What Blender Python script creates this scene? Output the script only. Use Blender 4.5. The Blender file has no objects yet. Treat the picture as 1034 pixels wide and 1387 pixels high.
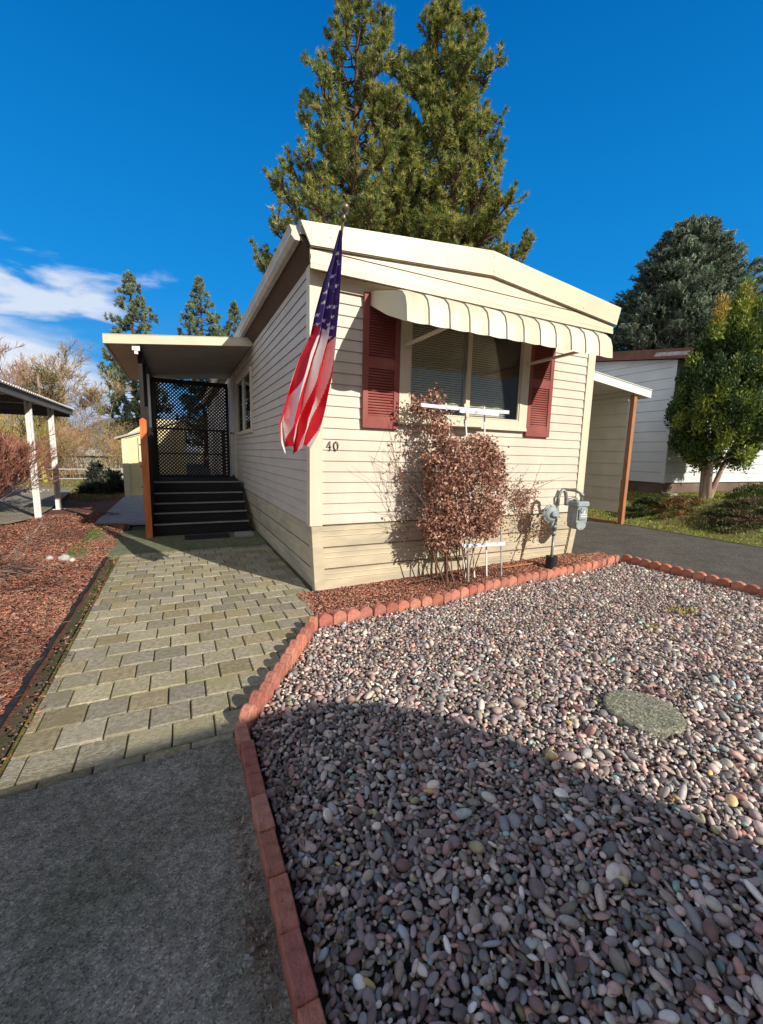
import bpy, bmesh, math, random
import numpy as np
from mathutils import Vector, Matrix
random.seed(7); rng = np.random.default_rng(11)
S = bpy.context.scene
C = S.collection
D = bpy.data

# ------------------------------------------------------------------ camera
CAM = Vector((-1.118, -3.838, 1.350))
yaw, pit, rol = 0.45151, -0.14444, 0.02367
fw = Vector((math.sin(yaw)*math.cos(pit), math.cos(yaw)*math.cos(pit), math.sin(pit)))
ri = Vector((math.cos(yaw), -math.sin(yaw), 0)); up = ri.cross(fw)
cr, sr = math.cos(rol), math.sin(rol)
ri, up = cr*ri + sr*up, -sr*ri + cr*up
cam = D.objects.new('camera', D.cameras.new('camera')); C.objects.link(cam)
cam.matrix_world = Matrix(((ri.x, up.x, -fw.x, CAM.x), (ri.y, up.y, -fw.y, CAM.y), (ri.z, up.z, -fw.z, CAM.z), (0, 0, 0, 1)))
cam.data.sensor_fit = 'VERTICAL'; cam.data.sensor_height = 36.0
cam.data.lens = 568.6/1387*36; cam.data.shift_y = 5/1387
cam.data.clip_start = 0.05; cam.data.clip_end = 3000
S.camera = cam

# ------------------------------------------------------------------ sun, sky, exposure
SUN = Vector((0.383, -0.792, 0.475)).normalized()
sel = math.asin(SUN.z)
L = D.lights.new('sun', 'SUN'); L.energy = 5.0; L.angle = math.radians(0.45); L.color = (1.0, 0.93, 0.82)
lo = D.objects.new('sun', L); C.objects.link(lo); lo.rotation_euler = SUN.to_track_quat('Z', 'Y').to_euler()
lo.location = (10, -20, 12)
W = D.worlds.new('World'); S.world = W; W.use_nodes = True
nt = W.node_tree; N = nt.nodes; K = nt.links
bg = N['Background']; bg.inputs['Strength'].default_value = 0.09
sky = N.new('ShaderNodeTexSky'); sky.sky_type = 'NISHITA'; sky.sun_disc = False
sky.sun_elevation = sel; sky.sun_rotation = math.atan2(SUN.x, SUN.y)
sky.air_density = 1.0; sky.dust_density = 0.3; sky.ozone_density = 3.0
hs = N.new('ShaderNodeHueSaturation'); hs.inputs['Saturation'].default_value = 1.38; hs.inputs['Hue'].default_value = 0.490
hs.inputs['Value'].default_value = 1.0
K.new(sky.outputs[0], hs.inputs['Color'])
def wmath(op, a, b=None, c=None):
    m = N.new('ShaderNodeMath'); m.operation = op
    for i, v in enumerate((a, b, c)):
        if v is None: continue
        if isinstance(v, (int, float)): m.inputs[i].default_value = v
        else: K.new(v, m.inputs[i])
    return m.outputs[0]
def wstep(v, a, b):
    m = N.new('ShaderNodeMapRange'); m.interpolation_type = 'SMOOTHSTEP'
    K.new(v, m.inputs[0]); m.inputs[1].default_value = a; m.inputs[2].default_value = b
    return m.outputs[0]
tc = N.new('ShaderNodeTexCoord'); sx = N.new('ShaderNodeSeparateXYZ'); K.new(tc.outputs['Generated'], sx.inputs[0])
X_, Y_, Z_ = sx.outputs
mp = N.new('ShaderNodeMapping'); mp.inputs['Scale'].default_value = (1, 1, 3.2); K.new(tc.outputs['Generated'], mp.inputs[0])
nz = N.new('ShaderNodeTexNoise'); nz.inputs['Scale'].default_value = 5.5; nz.inputs['Detail'].default_value = 9; nz.inputs['Roughness'].default_value = 0.52
nz.inputs['Distortion'].default_value = 0.35; K.new(mp.outputs[0], nz.inputs['Vector'])
az = wmath('ARCTAN2', X_, Y_)
jit = wmath('MULTIPLY', wmath('SUBTRACT', nz.outputs[0], 0.5), 0.34)
# big low bank: top edge falls towards the north
elb = wmath('ADD', Z_, wmath('MULTIPLY', jit, .42))
edge_lo = wmath('ADD', elb, wmath('MULTIPLY', wmath('ADD', az, 0.26), 0.36))
bank = wmath('MULTIPLY', wstep(edge_lo, 0.240, 0.175), wstep(wmath('ADD', az, wmath('MULTIPLY', jit, 0.4)), 0.02, -0.09))
# upper streak
el2 = wmath('ABSOLUTE', wmath('SUBTRACT', wmath('ADD', Z_, wmath('MULTIPLY', jit, 0.7)), 0.262))
streak = wmath('MULTIPLY', wstep(el2, 0.05, 0.008), wstep(wmath('ADD', az, jit), -0.035, -0.13))
streak = wmath('MULTIPLY', streak, 0.85)
cl = wmath('MAXIMUM', bank, streak)
nz2 = N.new('ShaderNodeTexNoise'); nz2.inputs['Scale'].default_value = 9; nz2.inputs['Detail'].default_value = 6; K.new(mp.outputs[0], nz2.inputs['Vector'])
ccol = N.new('ShaderNodeMix'); ccol.data_type = 'RGBA'
K.new(wstep(wmath('ADD', Z_, wmath('MULTIPLY', nz2.outputs[0], 0.16)), 0.13, 0.25), ccol.inputs[0])
ccol.inputs[6].default_value = (4.2, 5.3, 7.4, 1); ccol.inputs[7].default_value = (8.3, 8.7, 9.4, 1)
mixc = N.new('ShaderNodeMix'); mixc.data_type = 'RGBA'
# clear deep blue north, pale haze added to the unseen south to neutralise shade
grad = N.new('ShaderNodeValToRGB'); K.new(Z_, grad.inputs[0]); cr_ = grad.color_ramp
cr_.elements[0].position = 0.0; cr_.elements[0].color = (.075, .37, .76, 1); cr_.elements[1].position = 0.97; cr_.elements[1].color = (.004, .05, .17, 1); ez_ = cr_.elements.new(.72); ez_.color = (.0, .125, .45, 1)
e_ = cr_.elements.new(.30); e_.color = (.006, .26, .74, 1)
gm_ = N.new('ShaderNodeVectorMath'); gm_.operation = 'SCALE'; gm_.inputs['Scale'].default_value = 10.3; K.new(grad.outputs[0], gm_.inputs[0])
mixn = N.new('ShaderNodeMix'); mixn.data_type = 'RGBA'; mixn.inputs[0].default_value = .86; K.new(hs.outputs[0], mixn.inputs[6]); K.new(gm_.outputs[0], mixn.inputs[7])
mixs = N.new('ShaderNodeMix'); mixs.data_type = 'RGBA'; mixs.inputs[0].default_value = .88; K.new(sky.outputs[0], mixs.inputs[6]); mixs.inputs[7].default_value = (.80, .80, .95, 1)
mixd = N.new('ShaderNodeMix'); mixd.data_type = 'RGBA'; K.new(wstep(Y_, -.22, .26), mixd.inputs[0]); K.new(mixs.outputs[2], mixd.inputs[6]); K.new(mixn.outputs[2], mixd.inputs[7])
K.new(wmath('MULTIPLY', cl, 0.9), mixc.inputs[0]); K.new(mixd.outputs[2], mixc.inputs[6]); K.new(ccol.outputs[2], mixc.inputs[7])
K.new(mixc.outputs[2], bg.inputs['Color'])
S.view_settings.view_transform = 'Standard'; S.view_settings.look = 'None'
S.view_settings.exposure = 0.22; S.view_settings.gamma = 1.0
try: S.cycles.use_denoising = True
except Exception: pass

# ------------------------------------------------------------------ materials
def lin(r, g, b): return tuple(((v/255)/12.92 if v/255 <= .04045 else ((v/255+.055)/1.055)**2.4) for v in (r, g, b))
def pm(name, c1, c2=None, scale=8.0, rough=0.7, bump=0.0, bscale=None, spec=0.3, metal=0.0, stretch=(1, 1, 1), c3=None, s3=1.5, attr=None, trans=0.0, lo=0.35, hi=0.65):
    """two colours mixed by noise, optional third in big patches, bump"""
    m = D.materials.new(name); m.use_nodes = True
    n = m.node_tree.nodes; k = m.node_tree.links; b = n['Principled BSDF']
    t = n.new('ShaderNodeTexCoord'); mpg = n.new('ShaderNodeMapping'); mpg.inputs['Scale'].default_value = stretch
    k.new(t.outputs['Object'], mpg.inputs[0])
    b.inputs['Roughness'].default_value = rough; b.inputs['Metallic'].default_value = metal
    b.inputs['Specular IOR Level'].default_value = spec
    c2 = c2 or tuple(v*0.85 for v in c1)
    nz = n.new('ShaderNodeTexNoise'); nz.inputs['Scale'].default_value = scale; nz.inputs['Detail'].default_value = 5
    k.new(mpg.outputs[0], nz.inputs['Vector'])
    mr = n.new('ShaderNodeMapRange'); k.new(nz.outputs[0], mr.inputs[0]); mr.inputs[1].default_value = lo; mr.inputs[2].default_value = hi
    mx = n.new('ShaderNodeMix'); mx.data_type = 'RGBA'; k.new(mr.outputs[0], mx.inputs[0])
    mx.inputs[6].default_value = (*c1, 1); mx.inputs[7].default_value = (*c2, 1)
    out = mx.outputs[2]
    if c3:
        n3 = n.new('ShaderNodeTexNoise'); n3.inputs['Scale'].default_value = s3; n3.inputs['Detail'].default_value = 4
        k.new(mpg.outputs[0], n3.inputs['Vector'])
        m3 = n.new('ShaderNodeMapRange'); k.new(n3.outputs[0], m3.inputs[0]); m3.inputs[1].default_value = .5; m3.inputs[2].default_value = .68
        x3 = n.new('ShaderNodeMix'); x3.data_type = 'RGBA'; k.new(m3.outputs[0], x3.inputs[0]); k.new(out, x3.inputs[6]); x3.inputs[7].default_value = (*c3, 1)
        out = x3.outputs[2]
    if attr:
        a = n.new('ShaderNodeAttribute'); a.attribute_name = 'Col'
        xa = n.new('ShaderNodeMix'); xa.data_type = 'RGBA'; xa.blend_type = 'MULTIPLY'; xa.inputs[0].default_value = 1
        k.new(a.outputs['Color'], xa.inputs[6]); k.new(out, xa.inputs[7]); out = xa.outputs[2]
    k.new(out, b.inputs['Base Color'])
    if bump:
        bn = n.new('ShaderNodeTexNoise'); bn.inputs['Scale'].default_value = bscale or scale*4; bn.inputs['Detail'].default_value = 6
        k.new(mpg.outputs[0], bn.inputs['Vector'])
        bp = n.new('ShaderNodeBump'); bp.inputs['Strength'].default_value = bump; bp.inputs['Distance'].default_value = 0.01
        k.new(bn.outputs[0], bp.inputs['Height']); k.new(bp.outputs[0], b.inputs['Normal'])
    if trans:
        td = n.new('ShaderNodeBsdfTranslucent'); k.new(out, td.inputs[0])
        ms = n.new('ShaderNodeMixShader'); ms.inputs[0].default_value = trans
        k.new(b.outputs[0], ms.inputs[1]); k.new(td.outputs[0], ms.inputs[2])
        k.new(ms.outputs[0], n['Material Output'].inputs[0])
    return m

M = {}
M['siding'] = pm('siding', (.65, .575, .475), (.59, .52, .425), 2.6, .5, .06, 60, c3=(.55, .49, .40), s3=1.1, stretch=(1.6, 1, .8))
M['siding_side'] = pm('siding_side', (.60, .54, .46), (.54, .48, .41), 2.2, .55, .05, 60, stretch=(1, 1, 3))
M['skirt'] = pm('skirt', (.60, .52, .37), (.50, .43, .30), 3.5, .6, .1, 40, stretch=(1, 1, 4), c3=(.42, .37, .28), s3=1.4)
M['trim'] = pm('trim', (.72, .63, .48), (.66, .58, .44), 3, .5, .04, 50)
M['fascia'] = pm('fascia', (.70, .61, .44), (.63, .545, .39), 1.6, .42, .05, 30, stretch=(1, 1, 2), c3=(.58, .51, .39), s3=1.6)
M['seam'] = pm('seam', (.10, .075, .05), (.15, .11, .07), 20, .8)
M['roof'] = pm('roof', (.5, .48, .44), (.4, .38, .35), 4, .6)
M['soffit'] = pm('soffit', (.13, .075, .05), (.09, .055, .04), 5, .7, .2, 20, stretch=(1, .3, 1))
M['gutter'] = pm('gutter', (.62, .58, .48), (.5, .47, .40), 6, .5, .05)
M['shutter'] = pm('shutter', (.28, .070, .056), (.23, .055, .045), 6, .6, .05, 40, c3=(.33, .105, .085), s3=3)
M['awn_a'] = pm('awn_a', (.64, .60, .45), (.54, .50, .36), 9, .45, .04, 30, stretch=(1.5, .2, .2), c3=(.55, .56, .44), s3=5)
M['awn_b'] = pm('awn_b', (.64, .65, .56), (.57, .57, .46), 9, .45, .04, 30, stretch=(1.5, .2, .2))
M['awn_rib'] = pm('awn_rib', (.20, .18, .13), (.28, .25, .18), 14, .6)
M['white_metal'] = pm('white_metal', (.78, .77, .73), (.70, .69, .65), 7, .45, .03, 40)
M['white_paint'] = pm('white_paint', (.80, .79, .76), (.66, .64, .60), 22, .55, .15, 50)
M['lilac_paint'] = pm('lilac_paint', (.74, .74, .82), (.60, .60, .70), 22, .5, .15, 50, c3=(.42, .40, .38), s3=14)
M['dark_wood_and_shade'] = pm('dark_wood_and_shade', (.020, .015, .014), (.014, .011, .010), 7, .65, .15, 40, stretch=(1, 6, 6))
M['lattice'] = pm('lattice', (.045, .028, .024), (.03, .018, .016), 7, .6, .1, 40)
M['nosing'] = pm('nosing', (.34, .33, .33), (.25, .24, .24), 18, .5, .1, 60)
M['orange_wood'] = pm('orange_wood', (.60, .17, .045), (.48, .125, .035), 5, .55, .15, 30, stretch=(5, 5, .6), c3=(.66, .24, .08), s3=3)
M['brown_post'] = pm('brown_post', (.42, .19, .09), (.33, .14, .07), 5, .6, .15, 30, stretch=(5, 5, .6))
M['ceiling'] = pm('ceiling', (.42, .40, .38), (.36, .34, .32), 3, .6)
M['rust_ceiling'] = pm('rust_ceiling', (.66, .46, .30), (.58, .39, .26), 6, .6, .1, 30)
M['dark_metal'] = pm('dark_metal', (.10, .10, .10), (.14, .135, .13), 12, .5)
M['blind'] = pm('blind', (.85, .80, .60), (.78, .72, .54), 10, .5)
M['interior'] = pm('interior', (.05, .05, .045), (.03, .03, .03), 3, .8)
M['asphalt'] = pm('asphalt', (.135, .122, .105), (.085, .077, .068), 60, .9, .6, 220, c3=(.075, .068, .06), s3=1.3)
M['concrete'] = pm('concrete', (.38, .33, .25), (.17, .145, .105), 130, .92, .5, 190, c3=(.21, .18, .12), s3=4.5, lo=.36, hi=.64)
M['ground'] = pm('ground', (.11, .085, .06), (.07, .07, .035), 2.5, .95, .6, 30, c3=(.12, .13, .05), s3=.4)
M['grass_base'] = pm('grass_base', (.20, .23, .05), (.13, .11, .05), 6, .95, .6, 60, c3=(.16, .11, .06), s3=1.2)
M['gravel_base'] = pm('gravel_base', (.045, .04, .04), (.025, .023, .024), 60, .95, .6, 120)
M['mulch_base'] = pm('mulch_base', (.19, .075, .05), (.09, .04, .03), 28, .95, 1.0, 60, c3=(.12, .065, .05), s3=1.3)
M['mulch'] = pm('mulch', (1, 1, 1), (.75, .75, .75), 60, .85, .3, 90, attr=True)
M['pebble'] = pm('pebble', (1, 1, 1), (.80, .80, .80), 70, .55, .12, 140, spec=.35, attr=True)
M['paver'] = pm('paver', (1, 1, 1), (.62, .61, .56), 38, .9, .9, 110, attr=True, c3=(.72, .73, .60), s3=5.0)
M['moss'] = pm('moss', (.17, .155, .03), (.07, .055, .03), 9, .95, .8, 90, c3=(.30, .24, .04), s3=3)
M['slab'] = pm('slab', (.20, .20, .13), (.12, .13, .07), 14, .92, .5, 90, c3=(.09, .125, .03), s3=1.6)
M['brick'] = pm('brick', (1, 1, 1), (.70, .66, .64), 26, .9, .8, 90, attr=True, c3=(.52, .55, .50), s3=11, lo=.3, hi=.7)
M['aggregate'] = pm('aggregate', (.34, .33, .27), (.10, .10, .085), 85, .85, 1.0, 110, lo=.42, hi=.58)
M['wood_walk'] = pm('wood_walk', (.36, .37, .39), (.24, .25, .27), 7, .8, .3, 50, stretch=(.6, 6, 1))
M['bark'] = pm('bark', (.15, .085, .055), (.07, .045, .035), 14, .9, .9, 30, stretch=(1, 1, .3))
M['weathered'] = pm('weathered', (.42, .40, .37), (.30, .28, .25), 12, .8, .3, 30)
M['bark_pale'] = pm('bark_pale', (.42, .30, .22), (.24, .16, .12), 10, .9, .6, 30, stretch=(1, 1, .3))
M['needle'] = pm('needle', (1, 1, 1), (.8, .85, .75), 3, .5, attr=True, trans=.35)
M['twig'] = pm('twig', (1, 1, 1), (.7, .7, .7), 4, .8, attr=True)
M['leaf'] = pm('leaf', (1, 1, 1), (.75, .72, .7), 20, .6, attr=True, trans=.2)
M['neighbor_white'] = pm('neighbor_white', (.70, .72, .72), (.62, .65, .66), 2, .6, .1, 40, c3=(.60, .62, .62), s3=.8)
M['neighbor_brown'] = pm('neighbor_brown', (.20, .085, .06), (.15, .065, .05), 6, .7, .2, 30)
M['neighbor_base'] = pm('neighbor_base', (.17, .11, .085), (.11, .075, .06), 3, .85, .3, 25, c3=(.22, .16, .13), s3=1.5)
M['cream_panel'] = pm('cream_panel', (.62, .58, .46), (.55, .52, .41), 3, .55, .05, 30)
M['yellow_paint'] = pm('yellow_paint', (.82, .70, .40), (.76, .64, .36), 4, .6, .05)
M['pale_yellow'] = pm('pale_yellow', (.80, .72, .48), (.74, .66, .43), 4, .6, .05)
M['flag'] = pm('flag', (1, 1, 1), (.92, .92, .92), 20, .7, .1, 400, attr=True, trans=.12)
M['brass'] = pm('brass', (.25, .20, .12), (.14, .11, .07), 20, .4, metal=.6)
M['meter_grey'] = pm('meter_grey', (.34, .39, .40), (.26, .30, .31), 14, .5, .08, 50)
M['pipe_grey'] = pm('pipe_grey', (.30, .31, .30), (.20, .21, .20), 20, .45, metal=.3)
M['black_plastic'] = pm('black_plastic', (.03, .032, .036), (.018, .018, .02), 14, .5)
M['paper'] = pm('paper', (.78, .77, .74), (.7, .69, .66), 10, .6)
M['tag_red'] = pm('tag_red', (.5, .10, .08), (.4, .08, .06), 10, .6)
M['number'] = pm('number', (.12, .115, .10), (.07, .065, .06), 30, .35, metal=.7)
M['rock'] = pm('rock', (.55, .52, .48), (.35, .33, .31), 14, .85, .5, 50)
M['trailer'] = pm('trailer', (.62, .62, .60), (.55, .55, .53), 2, .5)
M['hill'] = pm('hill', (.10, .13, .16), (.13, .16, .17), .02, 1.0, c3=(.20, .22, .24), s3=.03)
def glass_mat():
    m = D.materials.new('window_glass'); m.use_nodes = True; n = m.node_tree.nodes; k = m.node_tree.links
    tr = n.new('ShaderNodeBsdfTransparent'); tr.inputs[0].default_value = (.93, .95, .93, 1)
    gl = n.new('ShaderNodeBsdfGlossy'); gl.inputs['Roughness'].default_value = .02
    nz = n.new('ShaderNodeTexNoise'); nz.inputs['Scale'].default_value = 2.2; bp = n.new('ShaderNodeBump'); bp.inputs['Strength'].default_value = .04
    k.new(nz.outputs[0], bp.inputs['Height']); k.new(bp.outputs[0], gl.inputs['Normal'])
    fr = n.new('ShaderNodeFresnel'); fr.inputs[0].default_value = 1.5
    ad = n.new('ShaderNodeMath'); ad.operation = 'ADD'; ad.inputs[1].default_value = .06; k.new(fr.outputs[0], ad.inputs[0])
    mx = n.new('ShaderNodeMixShader'); k.new(ad.outputs[0], mx.inputs[0]); k.new(tr.outputs[0], mx.inputs[1]); k.new(gl.outputs[0], mx.inputs[2])
    k.new(mx.outputs[0], n['Material Output'].inputs[0]); return m
M['glass'] = glass_mat()
def grains(name, dark, light, scale, patch, bump=.35):
    """stone grains of different greys set in cement, with broad stains"""
    m = D.materials.new(name); m.use_nodes = True; n = m.node_tree.nodes; k = m.node_tree.links; b = n['Principled BSDF']; b.inputs['Roughness'].default_value = .92; b.inputs['Specular IOR Level'].default_value = .25
    t = n.new('ShaderNodeTexCoord'); vo = n.new('ShaderNodeTexVoronoi'); vo.inputs['Scale'].default_value = scale; k.new(t.outputs['Object'], vo.inputs['Vector'])
    sp = n.new('ShaderNodeSeparateColor'); k.new(vo.outputs['Color'], sp.inputs[0])
    rp = n.new('ShaderNodeValToRGB'); k.new(sp.outputs[0], rp.inputs[0]); e = rp.color_ramp.elements
    mid = tuple((a*.6+c*.4) for a, c in zip(dark, light)); e[0].position = 0; e[0].color = (*dark, 1); e[1].position = 1; e[1].color = (*light, 1)
    x = e.new(.35); x.color = (*mid, 1); x = e.new(.8); x.color = (*tuple(v*1.12 for v in mid), 1)
    nz = n.new('ShaderNodeTexNoise'); nz.inputs['Scale'].default_value = 2.3; nz.inputs['Detail'].default_value = 9; nz.inputs['Roughness'].default_value = .65; k.new(t.outputs['Object'], nz.inputs['Vector'])
    mr = n.new('ShaderNodeMapRange'); mr.inputs[1].default_value = .38; mr.inputs[2].default_value = .66; k.new(nz.outputs[0], mr.inputs[0])
    n2 = n.new('ShaderNodeTexNoise'); n2.inputs['Scale'].default_value = 34; n2.inputs['Detail'].default_value = 6; k.new(t.outputs['Object'], n2.inputs['Vector'])
    x1 = n.new('ShaderNodeMix'); x1.data_type = 'RGBA'; x1.blend_type = 'MULTIPLY'; k.new(mr.outputs[0], x1.inputs[0]); k.new(rp.outputs[0], x1.inputs[6]); x1.inputs[7].default_value = (*patch, 1)
    m2 = n.new('ShaderNodeMapRange'); m2.inputs[1].default_value = .35; m2.inputs[2].default_value = .65; m2.inputs[3].default_value = .72; m2.inputs[4].default_value = 1.2; k.new(n2.outputs[0], m2.inputs[0])
    x2 = n.new('ShaderNodeVectorMath'); x2.operation = 'SCALE'; k.new(x1.outputs[2], x2.inputs[0]); k.new(m2.outputs[0], x2.inputs['Scale']); k.new(x2.outputs[0], b.inputs['Base Color'])
    bp = n.new('ShaderNodeBump'); bp.inputs['Strength'].default_value = bump; bp.inputs['Distance'].default_value = .003; k.new(vo.outputs['Distance'], bp.inputs['Height']); k.new(bp.outputs[0], b.inputs['Normal'])
    return m
M['concrete'] = grains('concrete', (.14, .118, .088), (.54, .48, .385), 210, (.62, .64, .56))
M['aggregate'] = grains('aggregate', (.08, .075, .06), (.52, .50, .40), 120, (.8, .85, .72), .6)
M['asphalt'] = grains('asphalt', (.06, .053, .046), (.22, .20, .175), 150, (.68, .68, .68))

# ------------------------------------------------------------------ mesh helpers
class MB:
    def __init__(s): s.v = []; s.f = []; s.m = []; s.c = []; s.mi = 0; s.col = None
    def add(s, vs, fs):
        b = len(s.v); s.v.extend([tuple(p) for p in vs]); s.f.extend([tuple(b+i for i in f) for f in fs]); s.m.extend([s.mi]*len(fs))
        if s.col is not None: s.c.extend([s.col]*len(vs))
        return s
    def quad(s, a, b, c, d): return s.add([a, b, c, d], [(0, 1, 2, 3)])
    def box(s, x0, x1, y0, y1, z0, z1, T=None):
        vs = [Vector((x, y, z)) for z in (z0, z1) for y in (y0, y1) for x in (x0, x1)]
        if T is not None: vs = [T @ v for v in vs]
        return s.add(vs, [(0, 2, 3, 1), (4, 5, 7, 6), (0, 1, 5, 4), (2, 6, 7, 3), (0, 4, 6, 2), (1, 3, 7, 5)])
    def bbox(s, x0, x1, y0, y1, z0, z1, b=.006, T=None):
        """box with chamfered top edges and vertical edges"""
        def ring(d, z): return [(x0+b+d*0, y0+d, z), (x1-b, y0+d, z), (x1-d, y0+b, z), (x1-d, y1-b, z), (x1-b, y1-d, z), (x0+b, y1-d, z), (x0+d, y1-b, z), (x0+d, y0+b, z)]
        def rin(z): return [(x0+b*1.6, y0+b, z), (x1-b*1.6, y0+b, z), (x1-b, y0+b*1.6, z), (x1-b, y1-b*1.6, z), (x1-b*1.6, y1-b, z), (x0+b*1.6, y1-b, z), (x0+b, y1-b*1.6, z), (x0+b, y0+b*1.6, z)]
        vs = ring(0, z0)+ring(0, z1-b)+rin(z1)
        fs = [tuple(range(7, -1, -1))]+[(i, (i+1) % 8, 8+(i+1) % 8, 8+i) for i in range(8)]+[(8+i, 8+(i+1) % 8, 16+(i+1) % 8, 16+i) for i in range(8)]+[tuple(range(16, 24))]
        vs = [Vector(v) for v in vs]
        if T is not None: vs = [T @ v for v in vs]
        return s.add(vs, fs)
    def prism(s, poly, ax, a, b):
        """polygon in the plane across axis ax, extruded from a to b"""
        def P(p, t): return {'x': (t, p[0], p[1]), 'y': (p[0], t, p[1]), 'z': (p[0], p[1], t)}[ax]
        n = len(poly)
        return s.add([P(p, a) for p in poly]+[P(p, b) for p in poly], [tuple(range(n)), tuple(range(2*n-1, n-1, -1))]+[(i, n+i, n+(i+1) % n, (i+1) % n) for i in range(n)])
    def tube(s, pts, rad, n=8, caps=True):
        pts = [Vector(p) for p in pts]
        if isinstance(rad, (int, float)): rad = [rad]*len(pts)
        vs = []; fs = []; u = None
        for i, p in enumerate(pts):
            d = (pts[min(i+1, len(pts)-1)]-pts[max(i-1, 0)]).normalized()
            if u is None: u = d.orthogonal().normalized()
            u = (u-d*u.dot(d)).normalized(); w = d.cross(u)
            for k in range(n):
                a = 2*math.pi*k/n; vs.append(p+(u*math.cos(a)+w*math.sin(a))*rad[i])
        for i in range(len(pts)-1):
            for k in range(n): fs.append((i*n+k, i*n+(k+1) % n, (i+1)*n+(k+1) % n, (i+1)*n+k))
        if caps: fs.append(tuple(range(n-1, -1, -1))); fs.append(tuple((len(pts)-1)*n+k for k in range(n)))
        return s.add(vs, fs)
    def disc_stack(s, c, axis, prof, n=20):
        """lathe: prof = [(dist along axis, radius)]"""
        axis = Vector(axis).normalized(); u = axis.orthogonal().normalized(); w = axis.cross(u); c = Vector(c); vs = []
        for t, r in prof:
            for k in range(n):
                a = 2*math.pi*k/n; vs.append(c+axis*t+(u*math.cos(a)+w*math.sin(a))*r)
        fs = [(i*n+k, i*n+(k+1) % n, (i+1)*n+(k+1) % n, (i+1)*n+k) for i in range(len(prof)-1) for k in range(n)]
        fs += [tuple(range(n-1, -1, -1)), tuple((len(prof)-1)*n+k for k in range(n))]
        return s.add(vs, fs)
    def build(s, name, mats, parent=None, smooth=False, fixn=True):
        me = D.meshes.new(name); me.from_pydata(s.v, [], s.f)
        for m in (mats if isinstance(mats, (list, tuple)) else [mats]): me.materials.append(m)
        if any(s.m): me.polygons.foreach_set('material_index', s.m)
        if s.c and len(s.c) == len(s.v):
            ca = me.color_attributes.new('Col', 'FLOAT_COLOR', 'POINT'); ca.data.foreach_set('color', np.array([(*c, 1) for c in s.c], dtype=np.float32).ravel())
        if smooth: me.polygons.foreach_set('use_smooth', [True]*len(me.polygons))
        me.update()
        if fixn:
            bm = bmesh.new(); bm.from_mesh(me); bmesh.ops.recalc_face_normals(bm, faces=bm.faces); bm.to_mesh(me); bm.free()
        return link(name, me, parent)
def link(name, me, parent=None):
    o = D.objects.new(name, me); C.objects.link(o)
    if parent is not None:
        o.parent = parent; o.matrix_parent_inverse = Matrix.Translation(-parent.location) if parent.type == 'EMPTY' else Matrix.Identity(4)
    return o
def empty(name, loc=(0, 0, 0)):
    o = D.objects.new(name, None); o.location = loc; o.empty_display_size = .2; C.objects.link(o); return o
def tag(o, label=None, cat=None, group=None, kind=None):
    if label: o['label'] = label
    if cat: o['category'] = cat
    if group: o['group'] = group
    if kind: o['kind'] = kind
    return o
def npmesh(name, V, F, mat, parent=None, col=None, smooth=False):
    """V (n,3) float, F (m,k) int all faces k-sided, col (n,3)"""
    me = D.meshes.new(name); V = np.ascontiguousarray(V, np.float32); F = np.ascontiguousarray(F, np.int32); k = F.shape[1]
    me.vertices.add(len(V)); me.vertices.foreach_set('co', V.ravel())
    me.loops.add(F.size); me.loops.foreach_set('vertex_index', F.ravel())
    me.polygons.add(len(F)); me.polygons.foreach_set('loop_start', np.arange(0, F.size, k, dtype=np.int32))
    me.polygons.foreach_set('loop_total', np.full(len(F), k, np.int32)) if False else None
    if smooth: me.polygons.foreach_set('use_smooth', np.ones(len(F), bool))
    me.update(calc_edges=True)
    if col is not None:
        ca = me.color_attributes.new('Col', 'FLOAT_COLOR', 'POINT'); c4 = np.ones((len(V), 4), np.float32); c4[:, :3] = col
        ca.data.foreach_set('color', c4.ravel())
    me.materials.append(mat)
    return link(name, me, parent)
def unit(v): return v/np.maximum(np.linalg.norm(v, axis=-1, keepdims=True), 1e-9)
def rdir(n): return unit(rng.normal(size=(n, 3)))
def needles(cent, axis, length, width, col, cross=False):
    """one thin triangle per row, from cent along axis"""
    n = len(cent); axis = unit(axis); s = unit(np.cross(axis, rdir(n)))
    length = np.broadcast_to(np.asarray(length, float).reshape(-1, 1), (n, 1)); width = np.broadcast_to(np.asarray(width, float).reshape(-1, 1), (n, 1))
    V = np.stack([cent-s*width, cent+s*width, cent+axis*length], 1).reshape(-1, 3)
    return V, np.arange(3*n).reshape(-1, 3), np.repeat(col, 3, 0)
def leaves(cent, axis, length, width, col, cup=.25):
    """one rhombic leaf folded on its midrib per row (4 verts, 2 tris)"""
    n = len(cent); axis = unit(axis); s = unit(np.cross(axis, rdir(n))); nn = np.cross(axis, s)
    length = np.broadcast_to(np.asarray(length, float).reshape(-1, 1), (n, 1)); width = np.broadcast_to(np.asarray(width, float).reshape(-1, 1), (n, 1))
    mid = cent+axis*length*.45
    V = np.stack([cent, mid-s*width+nn*width*cup, cent+axis*length, mid+s*width+nn*width*cup], 1).reshape(-1, 3)
    b = np.arange(n)[:, None]*4
    F = np.concatenate([b+np.array([[0, 1, 2]]), b+np.array([[0, 2, 3]])], 0)
    return V, F, np.repeat(col, 4, 0)
def ico(sub):
    bm = bmesh.new(); bmesh.ops.create_icosphere(bm, subdivisions=sub, radius=1)
    V = np.array([v.co[:] for v in bm.verts]); F = np.array([[v.index for v in f.verts] for f in bm.faces]); bm.free(); return V, F
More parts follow.
